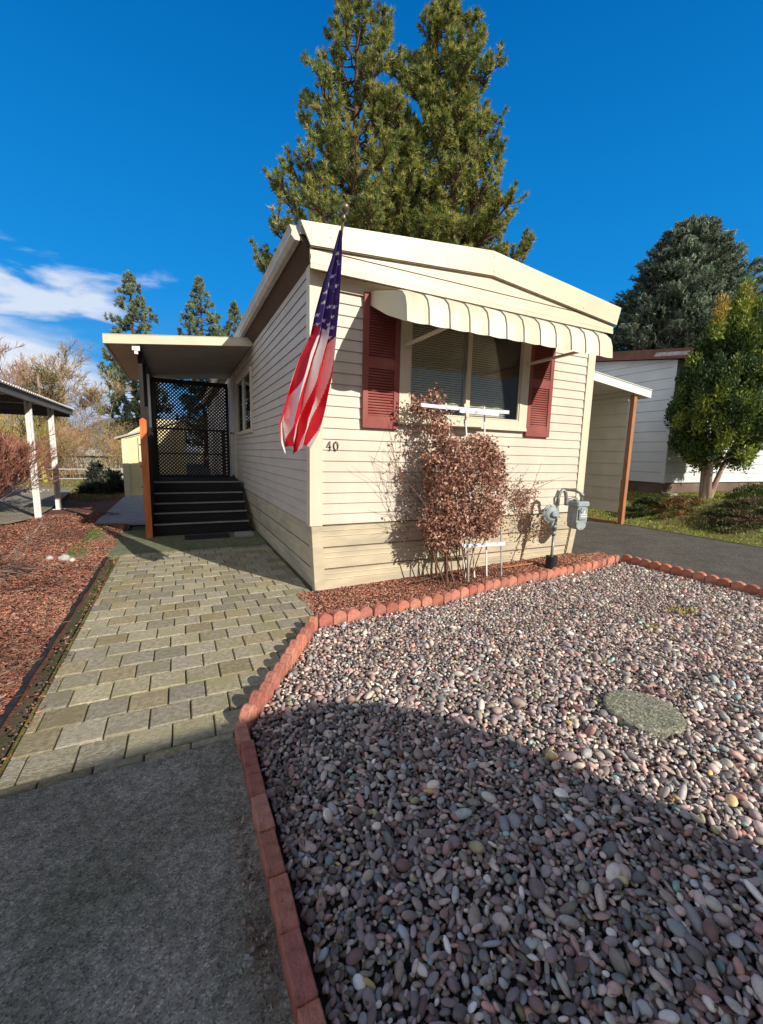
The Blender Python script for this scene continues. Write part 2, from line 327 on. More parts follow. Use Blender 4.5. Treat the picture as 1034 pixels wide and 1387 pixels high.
def blobs(cent, rad3, rot, sub, amp=.12):
    """many pebbles: cent (n,3), rad3 (n,3) semi axes, rot (n,3,3)"""
    V0, F0 = ico(sub); n = len(cent)
    ph = rng.uniform(0, 6.28, (n, 1, 3)); fr = rng.uniform(1.0, 2.4, (n, 1, 3))
    d = 1+amp*(np.sin(V0[None, :, [0, 1, 2]]*fr+ph).sum(-1, keepdims=True)/1.6)
    P = V0[None]*d*rad3[:, None, :]
    P = np.einsum('nij,nvj->nvi', rot, P)+cent[:, None, :]
    F = (F0[None]+(np.arange(n)*len(V0))[:, None, None]).reshape(-1, 3)
    return P.reshape(-1, 3), F, len(V0)
def rotz_tilt(n, tilt):
    a = rng.uniform(0, 2*np.pi, n); t = rng.normal(0, tilt, (n, 2)); c, s = np.cos(a), np.sin(a); R = np.zeros((n, 3, 3))
    R[:, 0, 0] = c; R[:, 0, 1] = -s; R[:, 1, 0] = s; R[:, 1, 1] = c; R[:, 2, 2] = 1
    Rx = np.zeros((n, 3, 3)); cx, sx_ = np.cos(t[:, 0]), np.sin(t[:, 0]); Rx[:, 0, 0] = 1; Rx[:, 1, 1] = cx; Rx[:, 1, 2] = -sx_; Rx[:, 2, 1] = sx_; Rx[:, 2, 2] = cx
    Ry = np.zeros((n, 3, 3)); cy, sy = np.cos(t[:, 1]), np.sin(t[:, 1]); Ry[:, 1, 1] = 1; Ry[:, 0, 0] = cy; Ry[:, 0, 2] = sy; Ry[:, 2, 0] = -sy; Ry[:, 2, 2] = cy
    return R @ Rx @ Ry
def interp(x, pts):
    xs = [p[0] for p in pts]; ys = [p[1] for p in pts]; return np.interp(x, xs, ys)

# ------------------------------------------------------------------ ground sheets
def sheet(name, poly, z, mat, kind='structure', th=None):
    b = MB(); b.add([(x, y, z) for x, y in poly], [tuple(range(len(poly)))]); o = b.build(name, mat); 
    if kind: o['kind'] = kind
    return o
def hmap(x, y):      # right-hand garden bank
    t = np.clip((x-7.9)/2.1, 0, 1); return .52*t*t*(3-2*t)
def grid_sheet(name, x0, x1, y0, y1, nx, ny, fn, mat):
    xs = np.linspace(x0, x1, nx); ys = np.linspace(y0, y1, ny); X, Y = np.meshgrid(xs, ys)
    Z = fn(X, Y); V = np.stack([X, Y, Z], -1).reshape(-1, 3)
    i = np.arange((nx-1)*(ny-1)); r = i//(nx-1)*nx+i % (nx-1)
    F = np.stack([r, r+1, r+nx+1, r+nx], 1)
    return npmesh(name, V, F, mat, smooth=True)
sheet('ground', [(-900, -400), (900, -400), (900, 1300), (-900, 1300)], -.06, M['ground'])
sheet('driveway', [(4.27, -30), (7.55, -30), (7.55, 1.6), (8.1, 2.4), (8.1, 26), (3.58, 26), (3.58, .02), (4.27, -.22)], -.02, M['asphalt'])
sheet('concrete_path', [(-3.6, -30), (-.86, -30), (-.86, -1.893), (-3.6, -1.893)], -.008, M['concrete'])
sheet('gravel_bed', [(-.88, -30), (4.26, -30), (4.26, -.2), (3.5, -.4), (1.75, -.56), (1.0, -.7), (-.2, -.78), (-.88, -1.88)], -.035, M['gravel_base'])
tag(grid_sheet('lawn_bank', 7.5, 60, -30, 60, 150, 120, lambda X, Y: -.012+hmap(X, Y)+.03*np.sin(X*3.1+Y*2.3)*np.clip(X-8, 0, 1), M['grass_base']), kind='structure')

# ------------------------------------------------------------------ paver path, moss slab, walk
def path_right(y):
    if y < -.74: return -.93+(y+1.88)/1.08*.72 if y > -1.88 else -.93
    return interp(y, [(-.74, -.19), (-.1, -.03), (.1, .02), (3.4, .02)])
b = MB(); b.add([(-1.86, -1.9, -.02), (-.9, -1.9, -.02), (-.15, -.76, -.02), (.05, 0, -.02), (.05, 3.45, -.02), (-1.86, 3.45, -.02)], [(0, 1, 2, 3, 4, 5)])
b.build('moss_joints', M['moss'])['kind'] = 'structure'
b = MB(); row = 0; y = -1.895
while y < 2.35:
    hgt = .185 if row else .05
    off = (.096 if row % 2 else 0)+random.uniform(-.02, .02)-.03
    x = -1.84+off-.19; xr = float(path_right(y+hgt/2))
    while x < xr:
        a0, a1 = max(x, -1.835), min(x+.19, xr)
        if a1-a0 > .025:
            g = random.uniform(.76, 1.15); yl = random.uniform(-.02, .03)
            b.col = (.43*g+yl, .385*g+yl*.8, .285*g-yl*.3) if random.random() > .2 else (.41*g, .345*g, .22*g)
            gap = .0036; zt = random.uniform(-.004, .003); yj = random.uniform(-.002, .002)
            T = Matrix.Translation(((a0+a1)/2, y+hgt/2+yj, 0)) @ Matrix.Rotation(random.gauss(0, .006), 4, 'Z') @ Matrix.Rotation(random.gauss(0, .008), 4, 'Y')
            w, h = (a1-a0)/2-gap, hgt/2-gap
            b.bbox(-w, w, -h, h, -.05, zt, .005, T)
        x += .19
    y += hgt; row += 1
b.col = None
b.build('paved_path', M['paver'])['kind'] = 'structure'
# mossy slab that meets the paving
b = MB(); P_ = [(-2.46, 2.55), (-2.43, 2.36), (-1.86, 2.30), (.03, 2.36), (.03, 3.46), (-1.6, 3.46), (-1.62, 4.1), (-2.0, 4.12), (-2.38, 4.9), (-2.42, 4.2)]
b.prism(P_, 'z', -.05, .006); b.build('mossy_slab', M['slab'])['kind'] = 'structure'
b = MB()
for i in range(36):
    y0 = 4.93+i*.15; b.box(-2.5, -1.62, y0, y0+.142, -.03, .03+random.uniform(-.002, .002))
b.build('boardwalk', M['wood_walk'])['kind'] = 'structure'

# ------------------------------------------------------------------ bark mulch
def chips(name, cx, cy, cz, n, size=(.008, .03), pal=None):
    L_ = rng.uniform(*size, n)*rng.choice([.6, 1, 1.4], n); Wd = L_*rng.uniform(.2, .5, n); H = rng.uniform(.0012, .004, n)
    box = np.array([[x, y, z] for z in (-1, 1) for y in (-1, 1) for x in (-1, 1)], float)
    R = rotz_tilt(n, .38)
    P = box[None]*np.stack([L_, Wd, H], 1)[:, None, :]*np.array([.5, .5, 1])
    P[:, :, 0] *= 1+.25*box[None, :, 1]*rng.uniform(-1, 1, (n, 1))
    P = np.einsum('nij,nvj->nvi', R, P)+np.stack([cx, cy, cz], 1)[:, None, :]
    F0 = np.array([(0, 2, 3, 1), (4, 5, 7, 6), (0, 1, 5, 4), (2, 6, 7, 3), (0, 4, 6, 2), (1, 3, 7, 5)])
    F = (F0[None]+(np.arange(n)*8)[:, None, None]).reshape(-1, 4)
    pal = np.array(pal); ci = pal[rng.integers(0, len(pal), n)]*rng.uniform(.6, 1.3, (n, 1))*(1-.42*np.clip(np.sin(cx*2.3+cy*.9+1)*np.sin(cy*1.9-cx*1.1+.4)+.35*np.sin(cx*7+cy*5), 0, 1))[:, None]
    return npmesh(name, P.reshape(-1, 3), F, M['mulch'], col=np.repeat(ci, 8, 0))
def mound(x, y): return .012+.03*np.sin(x*1.7+.6)*np.sin(y*1.3)+.012*np.sin(x*5.1+y*4.3)
grid_sheet('mulch_soil', -9, -1.93, -2.6, 9.6, 80, 120, lambda X, Y: mound(X, Y)*np.clip((-1.93-X)*5, 0, 1)-.015, M['mulch_base'])['kind'] = 'structure'
MP = [(.46, .18, .11), (.37, .13, .085), (.58, .29, .19), (.25, .095, .07), (.18, .09, .07), (.50, .31, .22), (.43, .15, .095)]
n = 60000
yy = -2.6+rng.power(1.0, n)*0+rng.uniform(0, 1, n)**1.7*9.0; wx = .6+ (yy+2.6)*.45; xx = -1.97-rng.uniform(0, 1, n)**1.1*wx
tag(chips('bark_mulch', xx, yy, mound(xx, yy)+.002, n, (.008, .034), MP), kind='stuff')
def fmound(x, y): return np.clip((x-.2)/3.4, 0, 1)*.085*np.clip((y+.55)/.5, .25, 1.2)+.006
def front_lo(x): return np.interp(x, [-.2, .3, 1.0, 1.75, 3.5, 4.2], [-.74, -.70, -.66, -.50, -.34, -.20])
b = MB(); nx_, ny_ = 60, 10
V = []; 
for j in range(ny_+1):
    for i in range(nx_+1):
        x = -.16+i/nx_*4.32; y1 = .06 if x < 3.62 else .06-(x-3.62)*.3; lo_ = float(front_lo(x)); y = lo_+(y1-lo_)*j/ny_
        if x > 3.6: y = min(y, .02)
        V.append((x, y, float(fmound(x, y))-.012+random.uniform(-.004, .004)))
F = [(j*(nx_+1)+i, j*(nx_+1)+i+1, (j+1)*(nx_+1)+i+1, (j+1)*(nx_+1)+i) for j in range(ny_) for i in range(nx_)]
npmesh('bed_soil', np.array(V), np.array(F), M['mulch_base'], smooth=True)['kind'] = 'structure'
n = 9000; yy = -2.5+rng.uniform(0, 1, n)**1.5*8.5; xx = -1.97-rng.uniform(0, 1, n)*(.6+(yy+2.6)*.42)
V, F, cc = leaves(np.stack([xx, yy, mound(xx, yy)+.012], 1), rdir(n)*[1, 1, .12], rng.uniform(.03, .09, n), .0016, np.array([(.40, .28, .18), (.30, .20, .12), (.50, .38, .26)])[rng.integers(0, 3, n)], cup=.2)
tag(npmesh('pine_straw', V, F, M['leaf'], col=cc), kind='stuff')
n = 15000
xx = rng.uniform(-.14, 4.1, n); lo_ = front_lo(xx); yy = lo_+rng.uniform(0, 1, n)*(np.where(xx < 3.6, .03, -.05)-lo_)
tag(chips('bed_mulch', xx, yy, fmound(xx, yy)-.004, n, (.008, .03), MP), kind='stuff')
# loose bark that strayed onto paving edges, and dry leaf crumbs beside the brick edging
n = 260; yy = rng.uniform(-1.8, 2.2, n); xx = -1.86+rng.normal(0, .03, n)
tag(chips('stray_bark', xx, yy, np.full(n, .004), n, (.006, .022), MP), kind='stuff')
n = 210; yy = rng.choice([-2.45, -2.62, -2.8, -2.81, -2.83, -3.0], n)+rng.normal(0, .05, n); xx = -.965+rng.normal(0, .012, n)-np.abs(rng.normal(0, .018, n))
V, F, cc = leaves(np.stack([xx, yy, rng.uniform(0, .02, n)], 1), rdir(n)*np.array([1, 1, .5]), rng.uniform(.008, .03, n), rng.uniform(.003, .009, n), np.array([[.36, .27, .20], [.22, .14, .10], [.45, .40, .34]])[rng.integers(0, 3, n)])
tag(npmesh('leaf_litter', V, F, M['leaf'], col=cc), kind='stuff')
# black plastic strip along the bark bed
b = MB(); pts = [(-1.955+random.uniform(-.005, .005), y, .012+random.uniform(-.008, .008)) for y in np.arange(-2.5, 2.2, .16)]
b.tube(pts, .017, 8); o = b.build('plastic_edging', M['black_plastic'], smooth=True)
tag(o, 'thin black plastic strip between the bark bed and the paver path', 'garden edging')

# ------------------------------------------------------------------ river pebbles
GP = np.array([(.33, .24, .24), (.27, .20, .22), (.22, .19, .21), (.38, .29, .26), (.30, .28, .29), (.42, .36, .32), (.24, .24, .26), (.45, .27, .24), (.30, .17, .16), (.20, .15, .16),
               (.50, .45, .40), (.33, .31, .27), (.25, .28, .29), (.40, .30, .30), (.17, .15, .16), (.36, .30, .25), (.28, .22, .23), (.42, .33, .30)])
RARE = np.array([(.62, .58, .54), (.22, .34, .36), (.20, .31, .30), (.44, .33, .14), (.40, .20, .17), (.30, .34, .40), (.60, .60, .62), (.58, .55, .55), (.66, .64, .60), (.36, .33, .18)])
def inside(x, y):
    top = np.interp(x, [-.2, .3, 1.0, 1.75, 3.5, 4.2], [-.83, -.79, -.75, -.59, -.44, -.31])
    left = np.where(y > -1.88, -.86+(y+1.88)/1.08*.70, -.84)
    return (x > left) & (y < top) & (x < 4.20)
cand = []; grid = {}
cell = .05; kx = []; 
NP_ = 62000
sizes = np.sort(np.concatenate([rng.uniform(.0062, .0118, NP_-11200), rng.uniform(.0108, .0168, 9400), rng.uniform(.016, .0255, 1800)]))[::-1]
px = rng.uniform(-.84, 4.2, NP_); py = -3.75+rng.uniform(0, 1, NP_)*3.45
ok = inside(px, py) & (((px-1.09)**2+(py+2.58)**2) > .20**2)
acc = []
for r, x, y, k_ in zip(sizes, px, py, ok):
    if not k_: continue
    gx, gy = int(x/cell), int(y/cell); bad = False
    for ix in (gx-1, gx, gx+1):
        for iy in (gy-1, gy, gy+1):
            for (x2, y2, r2) in grid.get((ix, iy), ()):
                if (x-x2)**2+(y-y2)**2 < (.80*(r+r2))**2: bad = True; break
            if bad: break
        if bad: break
    if bad: continue
    grid.setdefault((gx, gy), []).append((x, y, r)); acc.append((x, y, r))
A = np.array(acc)
def pebble_mesh(A, name, sub, zbase):
    n = len(A); r = A[:, 2]
    r3 = np.stack([r*rng.uniform(1.0, 1.75, n), r*rng.uniform(.66, 1.0, n), r*rng.uniform(.38, .8, n)], 1)
    z = zbase+r3[:, 2]*.5+rng.uniform(-.003, .006, n)
    P, F, nv = blobs(np.stack([A[:, 0], A[:, 1], z], 1), r3, rotz_tilt(n, .42), sub, .2)
    col = GP[rng.integers(0, len(GP), n)]; rare = rng.uniform(0, 1, n) < .07; col[rare] = RARE[rng.integers(0, len(RARE), rare.sum())]
    col = col*rng.uniform(.42, 1.45, (n, 1))*np.array([1.52, 1.44, 1.32])
    lum = col.mean(1, keepdims=True); col = lum+(col-lum)*.86
    ye = np.exp(-(((A[:, 0]-2.95)/.22)**2+((A[:, 1]+1.72)/.09)**2)) + .8*np.exp(-(((A[:, 0]-2.3)/.14)**2+((A[:, 1]+1.85)/.06)**2))
    ye = (ye > rng.uniform(.2, .9, n))[:, None]; col = np.where(ye, np.array([.42, .33, .10])*rng.uniform(.7, 1.2, (n, 1)), col)
    return P, F, np.repeat(col, nv, 0)
near = A[:, 1] < -1.75
P1, F1, c1 = pebble_mesh(A[near], '', 2, -.004); P2, F2, c2 = pebble_mesh(A[~near], '', 1, -.004)
# buried layer that fills the gaps
gx, gy = np.meshgrid(np.arange(-.85, 4.2, .021), np.arange(-3.75, -.25, .021)); gx = gx.ravel()+rng.normal(0, .005, gx.size); gy = gy.ravel()+rng.normal(0, .005, gy.size)
k_ = inside(gx, gy) & (gy < 0); B_ = np.stack([gx[k_], gy[k_], rng.uniform(.009, .014, k_.sum())], 1)
P3, F3, c3_ = pebble_mesh(B_, '', 1, -.028)
V = np.concatenate([P1, P2, P3]); F = np.concatenate([F1, F2+len(P1), F3+len(P1)+len(P2)])
tag(npmesh('river_pebbles', V, F, M['pebble'], col=np.concatenate([c1, c2, c3_]), smooth=True), kind='stuff')
n = 900; xx = rng.uniform(-.8, 4.1, n); yy = rng.uniform(-3.6, -.6, n); k_ = inside(xx, yy); edge = rng.uniform(-3.4, -1.9, 260)
xx = np.concatenate([xx[k_], -.82+np.abs(rng.normal(0, .05, 260))]); yy = np.concatenate([yy[k_], edge]); n = len(xx)
V, F, cc = leaves(np.stack([xx, yy, rng.uniform(.018, .03, n)], 1), rdir(n)*[1, 1, .25], rng.uniform(.008, .035, n), rng.uniform(.0015, .007, n), np.array([(.45, .34, .24), (.30, .19, .12), (.55, .48, .40), (.22, .17, .12)])[rng.integers(0, 4, n)], cup=.5)
tag(npmesh('gravel_litter', V, F, M['leaf'], col=cc), kind='stuff')
b = MB(); b.disc_stack((1.09, -2.575, -.02), (0, 0, 1), [(0, .19), (.036, .191), (.043, .187), (.046, .178), (.047, .15)], 56)
tag(b.build('stepping_stone', M['aggregate']), 'round exposed-aggregate stepping stone set in the river pebbles', 'stepping stone')

# ------------------------------------------------------------------ scalloped brick edging
def brickcol():
    g = random.uniform(.82, 1.15); return random.choice([(.60*g, .23*g, .155*g), (.55*g, .22*g, .17*g), (.62*g, .27*g, .19*g), (.48*g, .17*g, .13*g)])
def scallop(w, t=.055, h=.085):
    b = MB(); b.col = (1, 1, 1)
    prof = [(-w/2, -.06), (w/2, -.06), (w/2, h-.030)]+[(w/2*math.cos(a), h-.030+.046*math.sin(a)) for a in np.linspace(.12, math.pi-.12, 11)]+[(-w/2, h-.030)]
    def sh(p, k): return (p[0]*k, max(p[1], -.06) if p[1] < 0 else p[1]-(1-k)*.06)
    n_ = len(prof); rings = [(-t/2, .93), (-t/2+.006, 1), (t/2-.006, 1), (t/2, .93)]; vs = []
    for yy_, k in rings: vs += [(sh(p, k)[0], yy_, sh(p, k)[1]) for p in prof]
    fs = [tuple(range(n_)), tuple(range(4*n_-1, 3*n_-1, -1))]+[(r*n_+i, (r+1)*n_+i, (r+1)*n_+(i+1) % n_, r*n_+(i+1) % n_) for r in range(3) for i in range(n_)]
    b.add(vs, fs); return b
def brick_mat_col(o, col):
    me = o.data; ca = me.color_attributes['Col']; ca.data.foreach_set('color', np.tile(np.array([*col, 1], np.float32), len(me.vertices)))
def place_run(pts, w, name, maker, label_of, group, zf=lambda x, y: 0, start=0., jr=1.):
    pts = [Vector((*p, 0)) for p in pts]; seg = [(pts[i+1]-pts[i]).length for i in range(len(pts)-1)]; tot = sum(seg); d = w/2+start; i = 0
    while d < tot:
        q_ = d; j = 0
        while q_ > seg[j]: q_ -= seg[j]; j += 1
        p = pts[j].lerp(pts[j+1], q_/seg[j]); dr = pts[j+1]-pts[j]
        o = maker(w*.985).build(name, M['brick']); brick_mat_col(o, brickcol())
        o.location = (p.x+random.uniform(-.004, .004), p.y+random.uniform(-.004, .004), zf(p.x, p.y)+random.uniform(-.006, .006))
        o.rotation_euler = (random.gauss(0, .05*jr), random.gauss(0, .025*jr), math.atan2(dr.y, dr.x)+random.gauss(0, .04*jr))
        tag(o, label_of(i), 'edging brick', group); d += w; i += 1
place_run([(-.17, -.775), (.3, -.745), (1.0, -.705), (1.75, -.545), (3.5, -.39), (4.2, -.25)], .122, 'scalloped_edging_brick', scallop,
          lambda i: 'scalloped terracotta edging brick between the house bed and the pebbles', 'scalloped bricks along the house bed', lambda x, y: float(np.clip((x-1)/3, 0, 1))*.012-.014)
place_run([(-.20, -.80), (-.885, -1.86)], .105, 'scalloped_edging_brick', scallop,
          lambda i: 'sunlit scalloped terracotta brick between the paver path and the pebbles', 'scalloped bricks along the paver path')
place_run([(4.245, -.28), (4.245, -3.4)], .125, 'scalloped_edging_brick', scallop,
          lambda i: 'scalloped brick between the pebbles and the asphalt driveway', 'scalloped bricks along the driveway')
def flat(w, t=.054):
    b = MB(); b.col = (.72, .66, .66); b.bbox(-w/2, w/2, -t/2, t/2, -.05, .072, .004); return b
place_run([(-.898, -1.885), (-.893, -3.4)], .165, 'flat_edging_brick', flat,
          lambda i: 'flat topped red brick between the shaded concrete path and the pebbles', 'flat bricks along the concrete path', jr=.35)
b = MB(); b.col = (.50, .20, .14); b.bbox(-.045, .045, -.025, .025, 0, .035, .006, Matrix.Translation((-1.90, -1.72, .0)) @ Matrix.Rotation(.9, 4, 'Z'))
b.col = None; tag(b.build('broken_brick', M['brick']), 'broken orange brick piece at the left edge of the paver path', 'brick piece')

# ------------------------------------------------------------------ the mobile home
Wd, Ln, E0, EX = 3.66, 14.0, .667, .10187
house = tag(empty('mobile_home', (1.83, 7, 0)), 'cream mobile home with lap siding, red shutters and a scalloped window awning', 'mobile home')
def siding(b, axis, a0, a1, z0, z1, pos, sgn):
    """lap siding on a wall across `axis`: front wall (x runs, y=pos) or side wall (y runs, x=pos); sgn = outward direction"""
    k = 0; k = math.floor((z0-E0)/EX)
    while E0+k*EX < z1-1e-4:
        zb, zt = max(z0, E0+k*EX), min(z1, E0+(k+1)*EX); full = E0+k*EX
        ob = .0125-.0105*(zb-full)/EX; ot = .0125-.0105*(zt-full)/EX
        def P(a, o, z): return (a, pos+sgn*o, z) if axis == 'x' else (pos+sgn*o, a, z)
        b.mi = 0; b.quad(P(a0, ob, zb+.004), P(a1, ob, zb+.004), P(a1, ot, zt), P(a0, ot, zt))
        b.quad(P(a0, ob-.003, zb), P(a1, ob-.003, zb), P(a1, ob, zb+.004), P(a0, ob, zb+.004))
        b.mi = 1; b.quad(P(a0, .0005, zb), P(a1, .0005, zb), P(a1, ob-.003, zb), P(a0, ob-.003, zb)); b.mi = 0
        k += 1
b = MB()
for (x0, x1, z0, z1) in ((.10, .89, E0, 2.92), (2.565, 3.56, E0, 2.92), (.89, 2.565, E0, 1.68), (.89, 2.565, 2.72, 2.92)): siding(b, 'x', x0, x1, z0, z1, 0, -1)
b.build('front_wall', [M['siding'], M['seam']], house, fixn=False)
b = MB()
for (y0, y1, z0, z1) in ((.06, 3.25, E0, 3.02), (5.13, 5.40, E0, 3.02), (6.30, 14, E0, 3.02), (3.25, 5.13, E0, 1.66), (3.25, 5.13, 2.68, 3.02), (5.40, 6.30, 2.86, 3.02)): siding(b, 'y', y0, y1, z0, z1, 0, -1)
b.build('side_wall', [M['siding_side'], M['seam']], house, fixn=False)
b = MB(); siding(b, 'y', .06, 14, E0, 3.02, Wd, 1); b.build('side_wall', [M['siding'], M['seam']], house, fixn=False)
b = MB(); b.box(.02, Wd-.02, Ln-.06, Ln, .0, 3.0); b.build('back_wall', M['siding'], house)
b = MB(); b.box(.006, .105, -.022, .004, E0-.006, 2.93); b.box(-.018, .0055, -.0225, .09, E0-.006, 2.97); b.build('corner_trim', M['trim'], house)
b = MB(); b.box(3.555, Wd-.006, -.022, .004, E0-.006, 2.93); b.box(Wd-.0055, Wd+.018, -.0225, .09, E0-.006, 2.97); b.build('corner_trim', M['trim'], house)
b = MB(); b.box(.107, 3.553, -.026, -.0135, 2.80, 2.925); b.build('frieze_board', M['trim'], house)
# skirting: leans inwards to the ground, ribbed sheet
def skirt(b, axis, a0, a1, pos, sgn, zb=-.05):
    prof = []; z = E0-.008
    while z > zb:
        prof += [(z, .0), (z-.012, -.011), (z-.05, -.009), (z-.056, -.004), (z-.062, -.010), (z-.105, -.009), (z-.111, -.004), (z-.117, -.010), (z-.218, -.006), (z-.2225, -.016)]; z -= .2235
    prof = [p for p in prof if p[0] > zb]+[(zb, -.01)]
    def P(a, z, o):
        o = o+(.0 - .055*(E0-z)/E0)
        return (a, pos+sgn*o, z) if axis == 'x' else (pos+sgn*o, a, z)
    for (z0, o0), (z1, o1) in zip(prof, prof[1:]): b.mi = 1 if o1 < -.0155 or o0 < -.0155 else 0; b.quad(P(a0, z0, o0), P(a1, z0, o0), P(a1, z1, o1), P(a0, z1, o1))
    b.mi = 0
sk = MB(); skirt(sk, 'x', .06, 3.58, -.004, -1); sk.build('skirting', [M['skirt'], M['seam']], house, fixn=False)
sk = MB(); skirt(sk, 'y', .03, 14, 0.0, -1); sk.build('skirting', [M['skirt'], M['seam']], house, fixn=False)
sk = MB(); skirt(sk, 'y', .03, 14, Wd, 1); sk.build('skirting', [M['skirt'], M['seam']], house, fixn=False)
for xa, s_ in ((0, 1), (Wd, -1)):
    b = MB(); zt = E0-.009; t = .055
    o0, o1 = -.006, -.006+.055
    vs = [(xa+s_*.0, .0-.014, zt), (xa+s_*.10, -.014, zt), (xa+s_*.0, .10, zt), (xa+s_*(t+.0), t-.014, -.05), (xa+s_*(t+.10), t-.014, -.05), (xa+s_*t, .14, -.05)]
    b.add(vs, [(0, 1, 4, 3), (0, 3, 5, 2)])
    vs = [(v[0]+s_*.01, v[1]+.012, v[2]) for v in vs]; b.add(vs, [(0, 3, 4, 1), (0, 2, 5, 3)])
    b.build('skirting_corner', M['skirt'], house, fixn=False)
# roof, fascia, gable face
YF = -.15
def roofz(x, zl=3.20, zp=3.40): return zl+(zp-zl)*(1-abs(x-1.85)/1.98)
b = MB(); b.prism([(-.13, 3.14), (-.13, 3.205), (1.85, 3.405), (3.84, 3.185), (3.84, 3.12), (1.85, 3.3)], 'y', YF+.012, Ln+.1)
b.build('roof', M['roof'], house)
b = MB()
b.prism([(-.045, 2.895), (-.05, 3.05), (.5, 3.085), (1.86, 3.175), (3.79, 2.985), (3.76, 2.895)], 'y', YF, YF+.02)
b.mi = 1; b.box(-.03, 3.755, YF-.004, YF-.0005, 3.038, 3.045); b.box(-.03, 3.755, YF-.004, YF-.0005, 2.925, 2.929)
b.mi = 0; b.box(-.052, 3.768, YF-.012, YF-.0045, 2.885, 2.923)
b.build('gable_face', [M['fascia'], M['seam']], house)
b = MB()
b.prism([(-.052, 3.055), (-.135, 3.225), (1.85, 3.415), (1.86, 3.185)], 'y', YF-.028, YF-.006)
b.prism([(1.863, 3.185), (1.853, 3.415), (3.855, 3.195), (3.80, 2.990)], 'y', YF-.0275, YF-.006)
b.mi = 1; b.prism([(-.05, 3.043), (-.05, 3.054), (1.86, 3.184), (3.80, 2.989), (3.80, 2.978), (1.86, 3.172)], 'y', YF-.020, YF-.006)
b.mi = 2
for xx_, zz_ in ((.12, 3.15), (.7, 3.17), (1.3, 3.23), (1.87, 3.22), (1.86, 3.36), (2.2, 3.19), (2.75, 3.13), (3.2, 3.09)): b.disc_stack((xx_, YF-.029, zz_), (0, -1, 0), [(0, .006), (.003, .005)], 8)
b.build('fascia', [M['fascia'], M['seam'], M['pipe_grey']], house)
b = MB(); b.add([(-.045, YF+.021, 2.897), (3.76, YF+.021, 2.897), (3.69, -.0235, 2.931), (-.02, -.0235, 2.931), (-.045, YF+.021, 2.905), (3.76, YF+.021, 2.905), (3.69, -.0235, 2.941), (-.02, -.0235, 2.941)], [(0, 1, 2, 3), (4, 7, 6, 5), (0, 4, 5, 1), (1, 5, 6, 2), (2, 6, 7, 3), (3, 7, 4, 0)])
b.build('front_soffit', M['trim'], house)
for sx_, nm in ((-1, 'l'), (1, 'r')):
    x0 = 0 if sx_ < 0 else Wd
    b = MB(); b.prism([(x0, 2.975), (x0, 3.10), (x0+sx_*.125, 3.135), (x0+sx_*.125, 3.105)], 'y', YF+.022, Ln)
    b.build('side_soffit', M['soffit'], house)
    b = MB(); g0 = x0+sx_*.127
    prof = [(g0, 3.09), (g0+sx_*.045, 3.09), (g0+sx_*.075, 3.125), (g0+sx_*.07, 3.16), (g0+sx_*.09, 3.20), (g0+sx_*.078, 3.20), (g0+sx_*.06, 3.165), (g0+sx_*.064, 3.13), (g0+sx_*.04, 3.10), (g0+sx_*.012, 3.10), (g0+sx_*.012, 3.195), (g0, 3.195)]
    b.prism(prof, 'y', YF+.045, Ln); b.prism([(g0+sx_*.001, 3.092), (g0+sx_*.044, 3.092), (g0+sx_*.074, 3.125), (g0+sx_*.069, 3.16), (g0+sx_*.089, 3.199), (g0+sx_*.001, 3.199)], 'y', YF+.03, YF+.044)
    b.build('gutter', M['gutter'], house)
# front window
win = MB()
x0, x1, z0, z1 = .885, 2.572, 1.668, 2.74
for bx in ((x0, 1.0, z0, z1), (2.455, x1, z0, z1), (1.001, 2.454, z0, 1.768), (1.001, 2.454, 2.665, z1)): win.box(bx[0], bx[1], -.05, .03, bx[2], bx[3])
win.box(x0-.006, x1+.006, -.056, -.0505, z0-.01, z0+.022)
for cx_ in (1.006, 2.438): win.box(cx_, cx_+.011, -.041, -.0, 1.769, 2.664)
for zz_ in (1.772, 2.65): win.box(1.018, 2.437, -.041, 0, zz_, zz_+.011)
for i in range(9): win.disc_stack((1.0+.18*i, -.05, 1.715), (0, -1, 0), [(0, .005), (.003, .004)], 6)
window = win.build('window', M['trim'], house)
b = MB(); b.box(1.698, 1.748, -.045, .02, 1.7845, 2.6495); b.build('mullion', M['trim'], window)
b = MB(); b.box(1.0175, 1.6975, -.022, -.018, 1.7835, 2.6495); b.box(1.7485, 2.4375, -.022, -.018, 1.7835, 2.6495); b.build('pane', M['glass'], window)
b = MB()
for xa, xb in ((1.03, 1.69), (1.76, 2.43)):
    z = 1.86 if xa < 1.5 else 1.80
    while z < 2.66: b.add([(xa, .030, z), (xb, .030, z+random.uniform(-.001, .001)), (xb, .042, z+.019), (xa, .042, z+.019)], [(0, 1, 2, 3)]); z += .0235
    for xc in (xa+.12, xb-.12): b.box(xc, xc+.003, .028, .029, 1.80, 2.66)
b.build('blind', M['blind'], window, fixn=False)
b = MB(); b.add([(.9, .3, 1.6), (2.56, .3, 1.6), (2.56, .3, 2.8), (.9, .3, 2.8), (.9, .031, 1.6), (2.56, .031, 1.6), (2.56, .031, 2.8), (.9, .031, 2.8)], [(0, 1, 2, 3), (0, 4, 5, 1), (3, 2, 6, 7), (0, 3, 7, 4), (1, 5, 6, 2)]); b.build('room', M['interior'], window, fixn=False)
